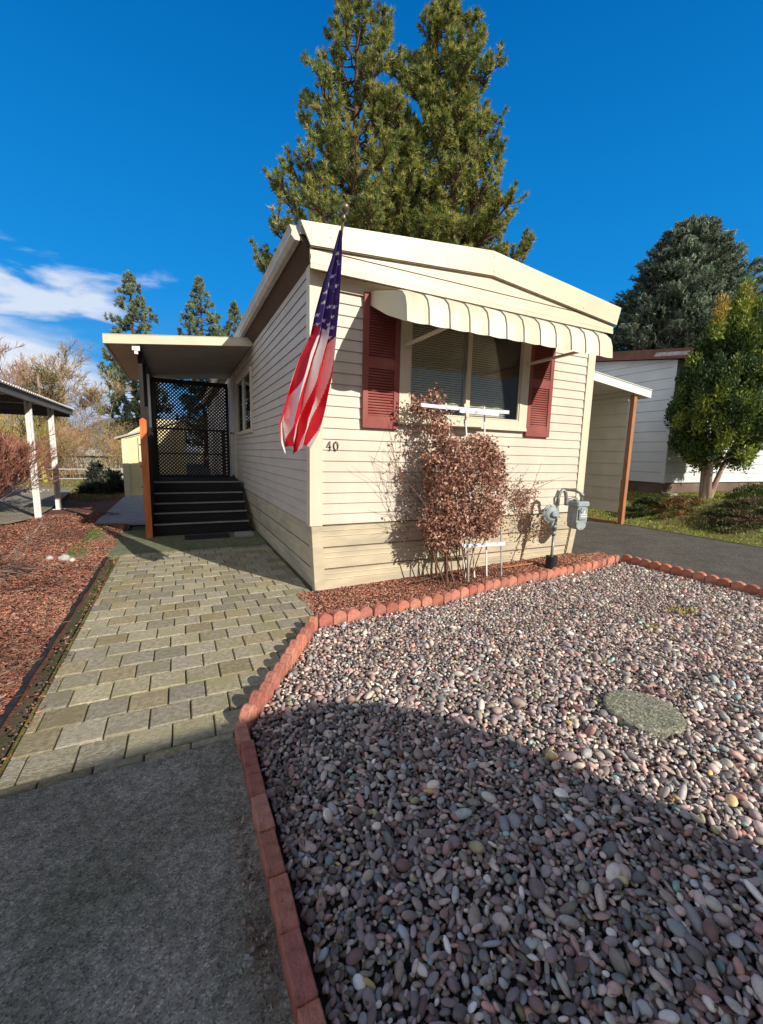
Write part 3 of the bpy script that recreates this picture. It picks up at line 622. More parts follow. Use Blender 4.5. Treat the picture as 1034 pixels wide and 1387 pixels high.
# shutters
def shutter(x0, x1, lab):
    b = MB(); z0, z1 = 1.605, 2.83; yb, yf = -.0135, -.046
    b.box(x0, x0+.052, yf, yb, z0, z1); b.box(x1-.052, x1, yf, yb, z0, z1)
    rails = [(z0, z0+.115), (2.165, 2.26), (z1-.07, z1)]
    for a, c in rails: b.box(x0+.0525, x1-.0525, yf+.002, yb, a, c)
    b.box(x0+.0525, x1-.0525, yb-.003, yb-.0005, z0+.12, z1-.075)
    for (a, c) in ((rails[0][1], rails[1][0]), (rails[1][1], rails[2][0])):
        n_ = round((c-a)/.0255); st = (c-a)/n_
        for i in range(n_):
            z = a+i*st; b.prism([(yf+.006, z+.001), (yf+.004, z+.006), (yb-.008, z+st+.006), (yb-.004, z+st+.004)], 'x', x0+.053, x1-.053)
    o = b.build('shutter', M['shutter'], house); o['label'] = lab
shutter(.497, .879, 'red louvred shutter on the left of the window'); shutter(2.579, 2.957, 'red louvred shutter on the right of the window')
# awning
ax0, ax1 = .557, 2.995; NPn = 12
prof = [(-.002, 2.865), (-.20, 2.806), (-.40, 2.745), (-.58, 2.688), (-.67, 2.650), (-.725, 2.595), (-.752, 2.52), (-.766, 2.40)]
b = MB(); pw = (ax1-ax0)/NPn
for i in range(NPn):
    b.mi = [0, 2, 0, 0, 3, 0, 0, 2, 0, 3, 2, 0][i]; b.mi = 1 if b.mi >= 2 else 0
    xa, xb = ax0+i*pw, ax0+(i+1)*pw; ns = 6
    def P(t, j, off=0):
        y, z = prof[j]; bow = .010*math.sin(math.pi*t); yo, zo = (0, bow) if j < 4 else (-bow, bow*.3)
        if j == len(prof)-1: zo += -.014*math.sin(math.pi*t)
        return (xa+(xb-xa)*t, y+yo, z+zo-off)
    vs = [P(t/ns, j) for j in range(len(prof)) for t in range(ns+1)]
    b.add(vs, [(j*(ns+1)+t, j*(ns+1)+t+1, (j+1)*(ns+1)+t+1, (j+1)*(ns+1)+t) for j in range(len(prof)-1) for t in range(ns)])
awn = b.build('awning', [M['awn_a'], M['awn_b']], house, smooth=True, fixn=False)
b = MB()
for i in range(1, NPn):
    x = ax0+i*pw; b.tube([(x, p[0]-.004, p[1]+.004) for p in prof], .0055, 6)
b.build('awning_rib', M['awn_rib'], awn)
for xa in (ax0+.001, ax1-.004):
    b = MB(); b.prism([(-.0145, 2.858), (-.20, 2.802), (-.40, 2.741), (-.575, 2.684), (-.665, 2.646), (-.72, 2.592), (-.747, 2.52), (-.760, 2.395), (-.40, 2.54), (-.0145, 2.735)], 'x', xa, xa+.003); b.build('awning_side', M['awn_a'], awn)
for xa in (.925, 2.53):
    b = MB(); b.add([(xa, -.057, 2.425), (xa+.028, -.057, 2.425), (xa+.05, -.735, 2.435), (xa+.022, -.735, 2.435)]+[(xa, -.057, 2.40), (xa+.028, -.057, 2.40), (xa+.05, -.735, 2.41), (xa+.022, -.735, 2.41)], [(0, 1, 2, 3), (4, 7, 6, 5), (0, 4, 5, 1), (1, 5, 6, 2), (2, 6, 7, 3), (3, 7, 4, 0)])
    b.box(xa-.01, xa+.036, -.057, -.0505, 2.38, 2.45); b.build('awning_brace', M['trim'], awn)
# house number 40
def stroke(pts, r=.0055):
    b = MB(); b.tube([(x, -.020, z) for x, z in pts], r, 8); return b
d = stroke([(.190, 1.408), (.145, 1.410), (.177, 1.462), (.179, 1.462), (.179, 1.382)], .0042); d.tube([(.168, -.020, 1.382), (.192, -.020, 1.382)], .003, 6)
d.build('house_number', M['number'], house, smooth=True)['label'] = 'dark metal figure 4'
d = stroke([(.238+.021*math.cos(a), 1.421+.040*math.sin(a)) for a in np.linspace(0, 2*math.pi, 22)], .0048)
d.build('house_number', M['number'], house, smooth=True)['label'] = 'dark metal figure 0'
# side window and door
b = MB()
Y0, Y1, Z0, Z1 = 3.27, 5.12, 1.66, 2.68
for bx in ((Y0, Y0+.06, Z0, Z1), (Y1-.06, Y1, Z0, Z1), (Y0+.061, Y1-.061, Z0, Z0+.06), (Y0+.061, Y1-.061, Z1-.06, Z1), (4.16, 4.22, Z0+.061, Z1-.061)): b.box(-.035, .03, *bx)
sw = b.build('window', M['trim'], house)
b = MB(); b.box(-.006, -.002, Y0+.061, 4.159, Z0+.061, Z1-.061); b.box(-.006, -.002, 4.221, Y1-.061, Z0+.061, Z1-.061); b.build('pane', M['glass'], sw)
b = MB(); z = Z0+.07
while z < Z1-.08: b.add([(.020, Y0+.07, z), (.020, Y1-.07, z), (.040, Y1-.07, z+.018), (.040, Y0+.07, z+.018)], [(0, 1, 2, 3)]); z += .045
b.build('blind', M['blind'], sw, fixn=False)
b = MB(); b.add([(.3, Y0, 1.6), (.3, Y1, 1.6), (.3, Y1, 2.75), (.3, Y0, 2.75), (.031, Y0, 1.6), (.031, Y1, 1.6), (.031, Y1, 2.75), (.031, Y0, 2.75)], [(0, 1, 2, 3), (0, 4, 5, 1), (3, 2, 6, 7), (0, 3, 7, 4), (1, 5, 6, 2)]); b.build('room', M['interior'], sw, fixn=False)
b = MB(); b.box(-.03, .02, 5.47, 6.24, .83, 2.80)
for z in (1.05, 1.75): b.box(-.036, -.0305, 5.57, 6.14, z, z+.55)
door = b.build('door', M['white_paint'], house)
b = MB(); b.disc_stack((-.031, 5.56, 1.72), (-1, 0, 0), [(0, .028), (.012, .028), (.014, .012), (.045, .012), (.05, .027), (.075, .022), (.08, .005)], 14); b.build('handle', M['brass'], door, smooth=True)
b = MB(); b.box(-.045, .01, 5.40, 5.465, .80, 2.865); b.box(-.045, .01, 6.245, 6.305, .80, 2.865); b.box(-.045, .01, 5.466, 6.244, 2.805, 2.865); b.build('door_frame', M['trim'], house)

# ------------------------------------------------------------------ porch
porch = tag(empty('entry_porch', (-.8, 4.8, 0)), 'covered entry porch with dark steps, lattice screen and cream roof edge', 'porch')
def pz(x): return 2.745+.105*(x+1.95)
b = MB(); b.prism([(-1.93, pz(-1.93)+.035), (-.005, pz(0)+.035), (-.005, pz(0)+.10), (-1.93, pz(-1.93)+.10)], 'y', 3.13, 6.6); b.build('roof', M['white_metal'], porch)
b = MB(); b.prism([(-1.56, pz(-1.56)+.012), (-.02, pz(0)+.012), (-.02, pz(0)+.033), (-1.56, pz(-1.56)+.033)], 'y', 3.135, 6.5); b.build('ceiling', M['ceiling'], porch)
b = MB()
for i in range(34):
    y0 = 3.14+i*.1; b.prism([(-1.92, pz(-1.92)+.004), (-1.565, pz(-1.565)+.004), (-1.565, pz(-1.565)+.03), (-1.92, pz(-1.92)+.03)], 'y', y0, y0+.085)
b.build('eave_panel', M['rust_ceiling'], porch)
b = MB(); b.prism([(-1.955, pz(-1.95)-.005), (-.0135, pz(0)-.005), (-.0135, pz(0)+.112), (-1.955, pz(-1.95)+.112)], 'y', 3.095, 3.128)
b.prism([(-1.955, pz(-1.95)+.112), (-.0135, pz(0)+.112), (-.0135, pz(0)+.118), (-1.955, pz(-1.95)+.118)], 'y', 3.09, 3.15)
b.build('fascia', M['fascia'], porch)
b = MB(); b.box(-1.955, -1.932, 3.129, 6.6, pz(-1.95)-.003, pz(-1.95)+.11); b.build('gutter', M['gutter'], porch)
b = MB(); b.box(-1.60, -1.52, 3.14, 6.5, pz(-1.56)-.06, pz(-1.56)-.001); b.build('roof_beam', M['dark_wood_and_shade'], porch)
b = MB(); b.box(-1.60, -1.555, 3.145, 3.19, 2.655, 2.742); b.box(-1.625, -1.53, 3.139, 3.144, 2.70, 2.775); b.build('bracket', M['white_metal'], porch)
for y in (3.46, 4.42, 5.3, 6.16):
    b = MB(); b.box(-1.585, -1.530, y, y+.055, 0 if y < 4.4 else .0, pz(-1.56)-.061)
    b.build('roof_post', M['dark_wood_and_shade'] if y != 5.3 else M['white_metal'], porch)  # white metal posts; dark colour on most stands in for porch shade
b = MB(); b.box(-1.60, -1.51, 3.32, 3.41, -.02, 1.77); b.prism([(-1.60, 1.771), (-1.51, 1.771), (-1.555, 1.80)], 'y', 3.32, 3.41); b.build('newel_post', M['orange_wood'], porch)['label'] = 'orange stained corner post at the foot of the steps'
for i in range(5):
    y0 = 3.5+.22*i; zt = [.19, .335, .47, .62, .794][i]; zb = [.0, .19, .335, .47, .62][i]
    b = MB(); b.box(-1.50, -.07, y0+.012, y0+.03, zb, zt-.032); b.build('riser', M['dark_wood_and_shade'], porch)
    b = MB(); b.box(-1.51, -.06, y0, y0+(.24 if i < 4 else .05), zt-.03, zt); t_ = b.build('tread', M['dark_wood_and_shade'], porch)
    b = MB(); b.box(-1.50, -.07, y0-.004, y0-.0005, zt-.018, zt-.001); b.box(-1.50, -.07, y0-.004, y0+.022, zt+.0005, zt+.004); b.build('nosing', M['nosing'], t_)
b = MB()
for i in range(12): y0 = 4.432+i*.142; b.box(-1.51, -.06, y0, y0+.136, .76, .790)
b.build('deck', M['dark_wood_and_shade'], porch)
b = MB(); b.prism([(3.45, 0), (6.1, 0), (6.1, .76), (4.4, .76), (3.45, .16)], 'x', -1.528, -1.512); b.build('stringer', M['dark_wood_and_shade'], porch)
b = MB(); b.prism([(3.45, .95), (4.42, 1.72), (6.1, 1.76), (6.1, 1.70), (4.42, 1.66), (3.45, .88)], 'x', -1.545, -1.50)
for y in np.arange(4.56, 6.1, .115): b.box(-1.54, -1.51, y, y+.04, .79, 1.68)
for i in range(8): y = 3.55+i*.115; zz = .16+(y-3.45)*.64; b.box(-1.54, -1.51, y, y+.04, zz, zz+.78)
b.build('railing', M['dark_wood_and_shade'], porch)
def lattice(b, x0, x1, z0, z1, y, pitch=.070, w=.034, t=.006):
    H = z1-z0; 
    for s_ in (1, -1):
        k = -H; yy0 = y if s_ > 0 else y+t+.001
        while k < (x1-x0)+H:
            # strip x = x0 + k + s*(z-z0)... clipped to the rectangle
            pts = []
            xa = x0+k if s_ > 0 else x0+k+0
            z_s, z_e = 0., H
            # x(z) = x0+k+z (s=1) or x0+k+H-z (s=-1)
            if s_ > 0: zs = max(0, -k); ze = min(H, (x1-x0)-k); 
            else: zs = max(0, k+H-(x1-x0)); ze = min(H, k+H)
            if ze-zs > .01:
                f = (lambda z: x0+k+z) if s_ > 0 else (lambda z: x0+k+H-z)
                a, c = (f(zs), z0+zs), (f(ze), z0+ze); hw = w/2*1.0
                b.prism([(a[0]-hw, a[1]), (a[0]+hw, a[1]), (c[0]+hw, c[1]), (c[0]-hw, c[1])], 'y', yy0, yy0+t)
            k += pitch
b = MB(); lattice(b, -1.49, -.10, .81, 2.74, 6.10); lat = b.build('lattice_panel', M['lattice'], porch)
b = MB()
b.box(-1.51, -.14, 6.07, 6.099, 1.765, 1.80); b.box(-1.51, -.14, 6.07, 6.099, 1.255, 1.285); b.box(-1.51, -.08, 6.06, 6.099, .79, .83); b.box(-1.51, -.08, 6.06, 6.099, 2.69, 2.78)
b.box(-.235, -.165, 6.03, 6.069, .79, 1.79); b.box(-1.53, -1.47, 6.03, 6.069, .79, 2.78); b.box(-.13, -.075, 6.06, 6.099, .831, 2.689)
b.build('lattice_frame', M['lattice'], porch)
b = MB(); b.box(-1.07, -.42, 3.02, 3.34, .008, .02); tag(b.build('door_mat', M['black_plastic']), 'flat black mat on the ground before the porch steps', 'mat')
b = MB(); b.bbox(-.34, -.06, 3.02, 3.26, .0, .05, .008); tag(b.build('concrete_paver', M['nosing']), 'small grey concrete paver in the shade before the porch steps', 'paver')

# ------------------------------------------------------------------ vegetation helpers
def seg_mesh(segs, n=5):
    """segs rows: p0(3) p1(3) r0 r1 -> V, F quads"""
    s = np.array(segs); p0, p1, r0, r1 = s[:, :3], s[:, 3:6], s[:, 6:7], s[:, 7:8]
    d = unit(p1-p0); ref = np.where(np.abs(d[:, 2:3]) < .9, np.array([[0, 0, 1.]]), np.array([[1., 0, 0]])); u = unit(np.cross(d, ref)); w = np.cross(d, u)
    V = []
    for P, r in ((p0-d*r0*.3, r0), (p1, r1)):
        for k in range(n):
            a = 2*math.pi*k/n; V.append(P+(u*math.cos(a)+w*math.sin(a))*r)
    V = np.stack(V, 1); m = len(s)
    f = np.array([[k, (k+1) % n, n+(k+1) % n, n+k] for k in range(n)])
    F = (f[None]+(np.arange(m)*2*n)[:, None, None]).reshape(-1, 4)
    return V.reshape(-1, 3), F
def bare(rootp, dirn, length, r, depth, segs, spread=.5, upb=.12, kids=(3, 4), taper=.62, nseg=4, wob=.12, minr=.004, rnd=random):
    p = Vector(rootp); d = Vector(dirn).normalized(); r0 = r; L_ = length/nseg; pts = [(p.copy(), d.copy(), r0)]
    for i in range(nseg):
        d = (d+Vector((rnd.gauss(0, wob), rnd.gauss(0, wob), rnd.gauss(0, wob)+upb*.5))).normalized(); q_ = p+d*L_; r1 = max(minr*.6, r*(1-(i+1)/nseg*(1-taper*.75)))
        segs.append((*p, *q_, r0, r1)); p = q_; r0 = r1; pts.append((p.copy(), d.copy(), r0))
    if depth <= 0: return
    for k in range(rnd.randint(*kids)):
        t = rnd.uniform(.35, 1.0)*nseg; i = min(int(t), nseg-1); a, da, ra = pts[i]; c = a.lerp(pts[i+1][0], t-i)
        nd = (da+Vector((rnd.gauss(0, spread), rnd.gauss(0, spread), rnd.gauss(0, spread)*.7+upb))).normalized()
        bare(c, nd, length*rnd.uniform(.5, .78), max(minr, pts[i+1][2]*rnd.uniform(.5, .75)), depth-1, segs, spread, upb, kids, taper, max(2, nseg-1), wob, minr, rnd)
def bare_plant(name, loc, label, cat, group=None, height=5, r=.1, depth=5, stems=1, col=(.20, .14, .11), spread=.5, upb=.15, kids=(3, 4), seed=1, lean=.2, minr=.006, first=.45, leafcol=None, nleaf=0):
    rr = random.Random(seed); root = tag(empty(name, loc), label, cat, group); A_ = []; 
    for i in range(stems):
        a = rr.uniform(0, 6.28); bare((loc[0]+math.cos(a)*.05*stems**.5, loc[1]+math.sin(a)*.05*stems**.5, loc[2]-.05), (math.cos(a)*lean, math.sin(a)*lean, 1), height*first*rr.uniform(.75, 1.1), r*rr.uniform(.7, 1), depth, A_, spread, upb, kids, .62, 4, .1, minr, rr)
    s = np.array(A_); thick = s[:, 6] > r*.33
    for nm, sel_, n_ in (('trunk' if stems < 3 else 'stems', thick, 7), ('twigs', ~thick, 3)):
        if sel_.sum() == 0: continue
        V, F = seg_mesh(s[sel_], n_); g = np.repeat(rng.uniform(.7, 1.2, (sel_.sum(), 1)), 2*n_, 0); o = npmesh(nm, V, F, M['twig'], root, col=np.array(col)*g, smooth=True)
        if nm == 'twigs' : pass
    return root
def fit_children(root): pass
def pine(name, loc, H, rfun, label, group=None, nb=150, z0=.18, tuft=(30, .17, .012), seed=3, col=((.34, .37, .11), (.48, .45, .13), (.24, .29, .09)), per=7, trunk_r=.26, lean=(0, 0), rise=.5):
    rr = np.random.default_rng(seed); root = tag(empty(name, loc), label, 'pine tree', group); L0 = np.array(loc, float); segs = []
    tz = np.linspace(0, H, 16); tp = np.stack([L0[0]+lean[0]*tz/H+.05*np.sin(tz*.7), L0[1]+lean[1]*tz/H+.05*np.cos(tz*.5), L0[2]+tz], 1)
    tr = trunk_r*(1-tz/H)**.75+.02
    for i in range(15): segs.append((*tp[i], *tp[i+1], tr[i], tr[i+1]))
    cents = []; axes = []; 
    def at(z): return np.array([np.interp(z, tz, tp[:, 0]), np.interp(z, tz, tp[:, 1]), L0[2]+z])
    for k in range(nb):
        z = H*(z0+(1-z0)*(k+rr.uniform(0, 1))/nb); z = min(z, H*.985); a = k*2.399+rr.normal(0, .35); R_ = rfun(z)*rr.uniform(.62, 1.12)
        p = at(z); d = np.array([math.cos(a), math.sin(a), 0]); n_ = 5; pts = [p]
        for j in range(1, n_+1):
            t = j/n_; pts.append(p+d*R_*t+np.array([0, 0, 1])*R_*(rise*t*t*.9-.10*t)+rr.normal(0, .03*R_, 3))
        br = .012+.018*R_
        for j in range(n_): segs.append((*pts[j], *pts[j+1], br*(1-j/n_*.8), br*(1-(j+1)/n_*.8)))
        m = max(3, int(per*R_/1.5))
        for q_ in range(m):
            t = rr.uniform(.28, 1.0)**.8*n_; j = min(int(t), n_-1); c0 = pts[j]+(pts[j+1]-pts[j])*(t-j)
            sd = np.array([-d[1], d[0], 0])*rr.choice([-1, 1]); sl = R_*rr.uniform(.12, .36)*(1.15-t/n_*.5)
            dd = unit(d*rr.uniform(.2, .8)+sd*rr.uniform(.2, 1)+np.array([0, 0, rr.uniform(.15, 1.0)])); c1 = c0+dd*sl*.6+np.array([0, 0, sl*.1]); c2 = c1+unit(dd+np.array([0, 0, .8]))*sl*.6
            segs.append((*c0, *c1, br*.4, br*.3)); segs.append((*c1, *c2, br*.3, br*.18))
            cl_ = np.linalg.norm(c2-c1); nt_ = max(2, int(cl_/.16)+1)
            for u in np.linspace(0, 1, nt_): cents.append(c1+(c2-c1)*u); axes.append(c2-c1)
        cents.append(pts[-1]); axes.append(pts[-1]-pts[-2])
    for dz in np.linspace(0, .06*H, 6): cents.append(at(H-dz)); axes.append(np.array([0, 0, 1.]))
    ce = np.array(cents); ax = unit(np.array(axes)); nn, ln, wd = tuft; m = len(ce)
    cR = np.repeat(ce, nn, 0)+rng.normal(0, .025, (m*nn, 3)); aR = unit(np.repeat(ax, nn, 0)*.9+rdir(m*nn)*1.0)
    pal = np.array(col)[rng.integers(0, len(col), m)]*rng.uniform(.7, 1.2, (m, 1))
    V, F, cc = needles(cR, aR, ln*rng.uniform(.7, 1.2, m*nn), wd, np.repeat(pal, nn, 0)*rng.uniform(.8, 1.15, (m*nn, 1)))
    npmesh('crown', V, F, M['needle'], root, col=cc)
    V, F = seg_mesh(segs, 6); npmesh('trunk', V, F, M['bark'], root, smooth=True)
    return root
# the two tall pines behind the home
pine('pine_tree', (6.0, 14, 0), 19.7, lambda z: interp(z, [(0, 3.3), (8, 3.4), (11, 3.1), (13, 2.3), (15, 2.1), (17, 1.5), (18.5, .8), (19.7, .15)]), 'tall pine with open upswept branches, left one of the two behind the cream home', 'tall pines behind the home', nb=190, seed=5, tuft=(34, .21, .018), per=9)
pine('pine_tree', (10.3, 14.3, 0), 21.3, lambda z: interp(z, [(0, 3.6), (8, 3.7), (11, 3.5), (14, 3.0), (18, 1.75), (20, .9), (21.3, .15)]), 'tall dense pine with a broad crown, right of the pair behind the cream home', 'tall pines behind the home', nb=270, seed=9, tuft=(34, .21, .020), per=12)
# three distant pines seen over the porch roof
for i, (x, y, H, w, lab) in enumerate([(-3.85, 35, 14.4, 2.3, 'distant pine over the outer end of the porch roof, widest of the three'), (1.05, 35, 15.0, 2.2, 'distant pine between two others above the middle of the porch roof'), (3.7, 35.5, 13.7, 1.7, 'distant pine showing small beside the eave of the cream home')]):
    pine('pine_tree', (x, y, 0), H, (lambda w_, H_: (lambda z: interp(z/H_, [(0, w_), (.45, w_), (.7, w_*.8), (.9, w_*.38), (1, .1)])))(w, H), lab, 'distant pines over the porch', nb=130, z0=.10, seed=20+i, tuft=(18, .28, .034), per=7, trunk_r=.2, rise=.15, col=((.30, .36, .20), (.38, .40, .22), (.22, .28, .17)))

def spruce(loc, H, R, label, col, seed=2, nb=330):
    rr = np.random.default_rng(seed); root = tag(empty('spruce_tree', loc), label, 'spruce tree'); L0 = np.array(loc, float); segs = [(*L0, *(L0+[0, 0, H*.5]), .28, .16), (*(L0+[0, 0, H*.5]), *(L0+[0, 0, H]), .16, .01)]; cents = []; axes = []; shade = []
    for k in range(nb):
        u = (k+rr.uniform(0, 1))/nb; z = H*(.04+.95*u**.9); a = k*2.399+rr.normal(0, .2); r_ = R*((1-z/H)**.66)*rr.uniform(.70, 1.12)+.12
        d = np.array([math.cos(a), math.sin(a), 0]); p = L0+[0, 0, z]; e = p+d*r_+np.array([0, 0, 1])*(-.10*r_+.16*r_)
        segs.append((*p, *e, .03, .006)); m = int(10+18*r_); g = rr.uniform(.45, 1.35)  # wide tone spread paints deep shadow between the sprays
        for q_ in range(m):
            t = rr.uniform(.25, 1.02); c = p+(e-p)*t; sd = np.array([-d[1], d[0], 0])*rr.normal(0, 1)*.30*(1.15-t)*r_**.7; c = c+sd+np.array([0, 0, rr.uniform(-.10, .05)])
            cents.append(c); axes.append(d*.8+sd*.8+np.array([0, 0, rr.uniform(.2, 1.0)])); shade.append(g)
    ce = np.array(cents); ax = unit(np.array(axes)); m = len(ce); nn = 14
    along = np.tile(np.linspace(0, 1, nn), m)[:, None]*.24*np.repeat(ax, nn, 0)
    cR = np.repeat(ce, nn, 0)+along; aR = unit(np.repeat(ax, nn, 0)*.7+rdir(m*nn)); pal = np.array(col)[rng.integers(0, len(col), m)]*np.array(shade)[:, None]
    V, F, cc = needles(cR, aR, rng.uniform(.09, .15, m*nn), .030, np.repeat(pal, nn, 0)*rng.uniform(.8, 1.2, (m*nn, 1)))
    npmesh('crown', V, F, M['needle'], root, col=cc); V, F = seg_mesh(segs, 6); npmesh('trunk', V, F, M['bark'], root, smooth=True)
spruce((21.1, 9.3, 0), 12.5, 6.4, 'big blue-green spruce rising behind the brown roof of the white neighbouring home', ((.24, .29, .21), (.33, .38, .28), (.15, .20, .15)), 2, 520)
spruce((22.5, 15.0, 0), 8.2, 2.6, 'small dark spruce showing behind the corner of the awning, left of the big one', ((.14, .19, .15), (.19, .24, .18)), 4, 160)

def clump_tree(name, loc, plumes, stems, label, cat, nleaf, lsize, pal, group=None, matk='leaf'):
    root = tag(empty(name, loc), label, cat, group); P = np.array([p[:3] for p in plumes]); R3 = np.array([p[3:5] for p in plumes]); m = len(P); n = m*nleaf
    u = rdir(n)*(rng.uniform(0, 1, (n, 1))**.4); c = np.repeat(P, nleaf, 0)+u*np.repeat(np.stack([R3[:, 0], R3[:, 0], R3[:, 1]], 1), nleaf, 0)
    base = np.array(pal)[np.repeat(np.array([p[5] for p in plumes]), nleaf)]*np.repeat(rng.uniform(.75, 1.2, (m, 1)), nleaf, 0)*rng.uniform(.75, 1.25, (n, 1))
    ax = unit(u*.6+np.array([0, 0, .9])+rdir(n)*.7)
    V, F, cc = leaves(c, ax, lsize*rng.uniform(.6, 1.3, n), lsize*.24, base); npmesh('crown', V, F, M[matk], root, col=cc)
    if stems: V, F = seg_mesh(stems, 8); npmesh('trunk', V, F, M['bark_pale'], root, smooth=True)
    return root
# arborvitae beside the neighbour
T0 = np.array([9.93, 1.67, .48]); pl = []; rr = np.random.default_rng(8)
def jr(z): return np.interp(z, [1.25, 1.6, 2.2, 3.0, 3.8, 4.4, 4.9], [.45, 1.05, 1.5, 1.55, 1.22, .8, .3])
for k in range(370):
    z = rr.uniform(1.35, 4.75); r_ = jr(z)*rr.uniform(.35, 1.0)**.6; a = rr.uniform(0, 6.28); cx_ = T0[0]+.42+(z-1.5)*.12
    x = cx_+math.cos(a)*r_; y = T0[1]+math.sin(a)*r_*.62; pl.append((x, y, z, rr.uniform(.10, .2), rr.uniform(.2, .38), rr.choice([0, 1, 1, 2, 3] if (x > cx_ or z > 4) else [0, 0, 1, 0, 2])))  # sun side painted in: right and top plumes lighter, left ones darker
for (x, y, z) in ((9.25, 1.5, 4.50), (9.33, 1.55, 4.2), (10.3, 1.6, 4.85), (10.3, 1.6, 5.1), (10.55, 1.5, 4.75), (10.1, 1.5, 4.6)): pl.append((x, y, z, .13, .32, 4 if z in (4.50, 4.85) else 2))
st = []
for (dx, dy, tx, ty, tz_) in ((-.05, 0, .1, 0, 2.9), (.05, .03, .45, .1, 2.8), (.0, -.05, -.2, -.1, 2.2), (.08, 0, 1.1, -.1, 2.0), (.06, -.03, 1.5, .1, 2.2), (-.03, .04, .0, .3, 2.5)):
    a0 = T0+[dx, dy, -.08]; m_ = T0+[dx+(tx-dx)*.35, dy+(ty-dy)*.3, (tz_-.48)*.45]; e_ = np.array([T0[0]+tx, T0[1]+ty, tz_]); st += [(*a0, *m_, .07, .048), (*m_, *e_, .048, .025)]
for k in range(60):
    j = random.randrange(0, 6); m_ = np.array(st[2*j+1][:3]); e_ = np.array(st[2*j+1][3:6]); p = m_+(e_-m_)*random.random(); st.append((*p, *(p+np.array([random.gauss(.1, .4), random.gauss(0, .3), random.uniform(.1, .5)])), .014, .005))
clump_tree('arborvitae_tree', tuple(T0), pl, st, 'leaning multi-stemmed evergreen with yellow-green tips before the white neighbouring home', 'evergreen tree', 200, .085,
           [(.06, .105, .03), (.13, .19, .035), (.27, .33, .05), (.38, .41, .065), (.52, .38, .08)])
# low growth on the bank by the neighbour
def scatter(name, n, fx, lsize, pal, label=None, hgt=.06, kind='stuff', matk='leaf', w=.3):
    P = fx(n); m = len(P); ax = unit(rdir(m)*.6+np.array([0, 0, .9])); V, F, cc = leaves(P, ax, rng.uniform(.6, 1.3, m)*lsize, lsize*w*.5, np.array(pal)[rng.integers(0, len(pal), m)]*rng.uniform(.7, 1.25, (m, 1)))
    return tag(npmesh(name, V, F, M[matk], col=cc), kind=kind)
def fx1(n):
    x = rng.uniform(7.5, 15, n); y = rng.uniform(-3.5, 3.6, n); y = np.where(x < 10, y, np.minimum(y, 2.6)); return np.stack([x, y, hmap(x, y)-.01], 1)
scatter('low_grass', 30000, fx1, .055, [(.34, .42, .05), (.22, .31, .05), (.46, .44, .08), (.38, .29, .12)])
def patch(cx, cy, rx, ry, n, h, label, pal, name='low_shrub', ls=.05, seed=0, cat='shrub', grp=None):
    r0 = np.random.default_rng(seed); pls = []
    for k in range(n):
        a = r0.uniform(0, 6.28); r_ = r0.uniform(0, 1)**.6; x = cx+math.cos(a)*rx*r_; y = cy+math.sin(a)*ry*r_; g = float(hmap(np.array(x), np.array(y))) if x > 7.9 else 0
        pls.append((x, y, g+h*(1-r_*r_)*r0.uniform(.25, .95)+.02, rx*.16, h*.22, r0.integers(0, len(pal))))
    base = (cx, cy, float(hmap(np.array(cx), np.array(cy))) if cx > 7.9 else 0)
    return clump_tree(name, base, pls, None, label, cat, 90, ls, pal, grp)
patch(9.0, 1.75, .55, .4, 30, .22, 'low orange-brown dead shrub on the bank left of the leaning evergreen', [(.34, .17, .07), (.25, .14, .06), (.22, .18, .06)], seed=1)
patch(8.75, 2.3, .5, .35, 26, .25, 'low dark green shrub against the brown base of the white home', [(.06, .08, .03), (.09, .12, .035)], seed=2)
patch(9.1, .55, 1.0, .5, 60, .20, 'sprawling olive ground shrub on the bank above the driveway', [(.08, .095, .03), (.14, .13, .045), (.05, .06, .025), (.18, .13, .08)], seed=3)
patch(11.2, .9, 1.2, .7, 80, .42, 'bright green low shrub right of the leaning evergreen', [(.15, .19, .035), (.10, .14, .03), (.07, .10, .03)], seed=4)
patch(9.6, -.4, .8, .5, 50, .22, 'low grey-green shrub at the right end of the bank', [(.07, .09, .03), (.12, .13, .05), (.16, .13, .09)], seed=5)

# brown leaved vine shrub on its trellis
def shrub_leaves():
    n = 15500; cx, cz, rx, rz, ry = 1.54, .95, .53, .64, .23
    u = rdir(n); rad = rng.uniform(.25, 1, n)**.45; lob = 1+.07*np.sin(u[:, 0]*9+u[:, 2]*7)+.05*np.sin(u[:, 2]*17)
    P = np.stack([cx+u[:, 0]*rx*rad*lob, -.31+u[:, 1]*ry*rad*lob, cz+u[:, 2]*rz*rad*lob], 1)
    sq = np.sign(u)*np.abs(u)**.68; P[:, 0] = cx+sq[:, 0]*rx*rad*lob*.93; P[:, 2] = cz+.02+sq[:, 2]*rz*rad*lob*.95
    low = P[:, 2] < .42; P[low, 0] = cx-.05+(P[low, 0]-cx)*.85
    up_ = np.stack([rng.normal(1.32, .075, 620), rng.normal(-.24, .05, 620), rng.uniform(1.45, 1.80, 620)], 1); up_[:, 0] -= (up_[:, 2]-1.45)*.35
    up2 = np.stack([rng.normal(1.02, .055, 200), rng.normal(-.20, .05, 200), rng.normal(1.84, .06, 200)], 1); up3 = np.stack([rng.normal(1.2, .045, 220), rng.normal(-.22, .04, 220), rng.normal(1.90, .06, 220)], 1)
    lf = np.stack([1.04-np.abs(rng.normal(0, .09, 130)), rng.uniform(-.18, -.03, 130), rng.uniform(.45, 1.7, 130)], 1); P = P[~((P[:, 2] < .52) & (P[:, 0] > 1.42) & (rng.uniform(0, 1, len(P)) < .93))]; rt = np.stack([2.05+np.abs(rng.normal(0, .09, 130)), rng.uniform(-.2, -.04, 130), rng.uniform(.5, 1.5, 130)], 1)
    return np.concatenate([P, up_, up2, up3, lf, rt])
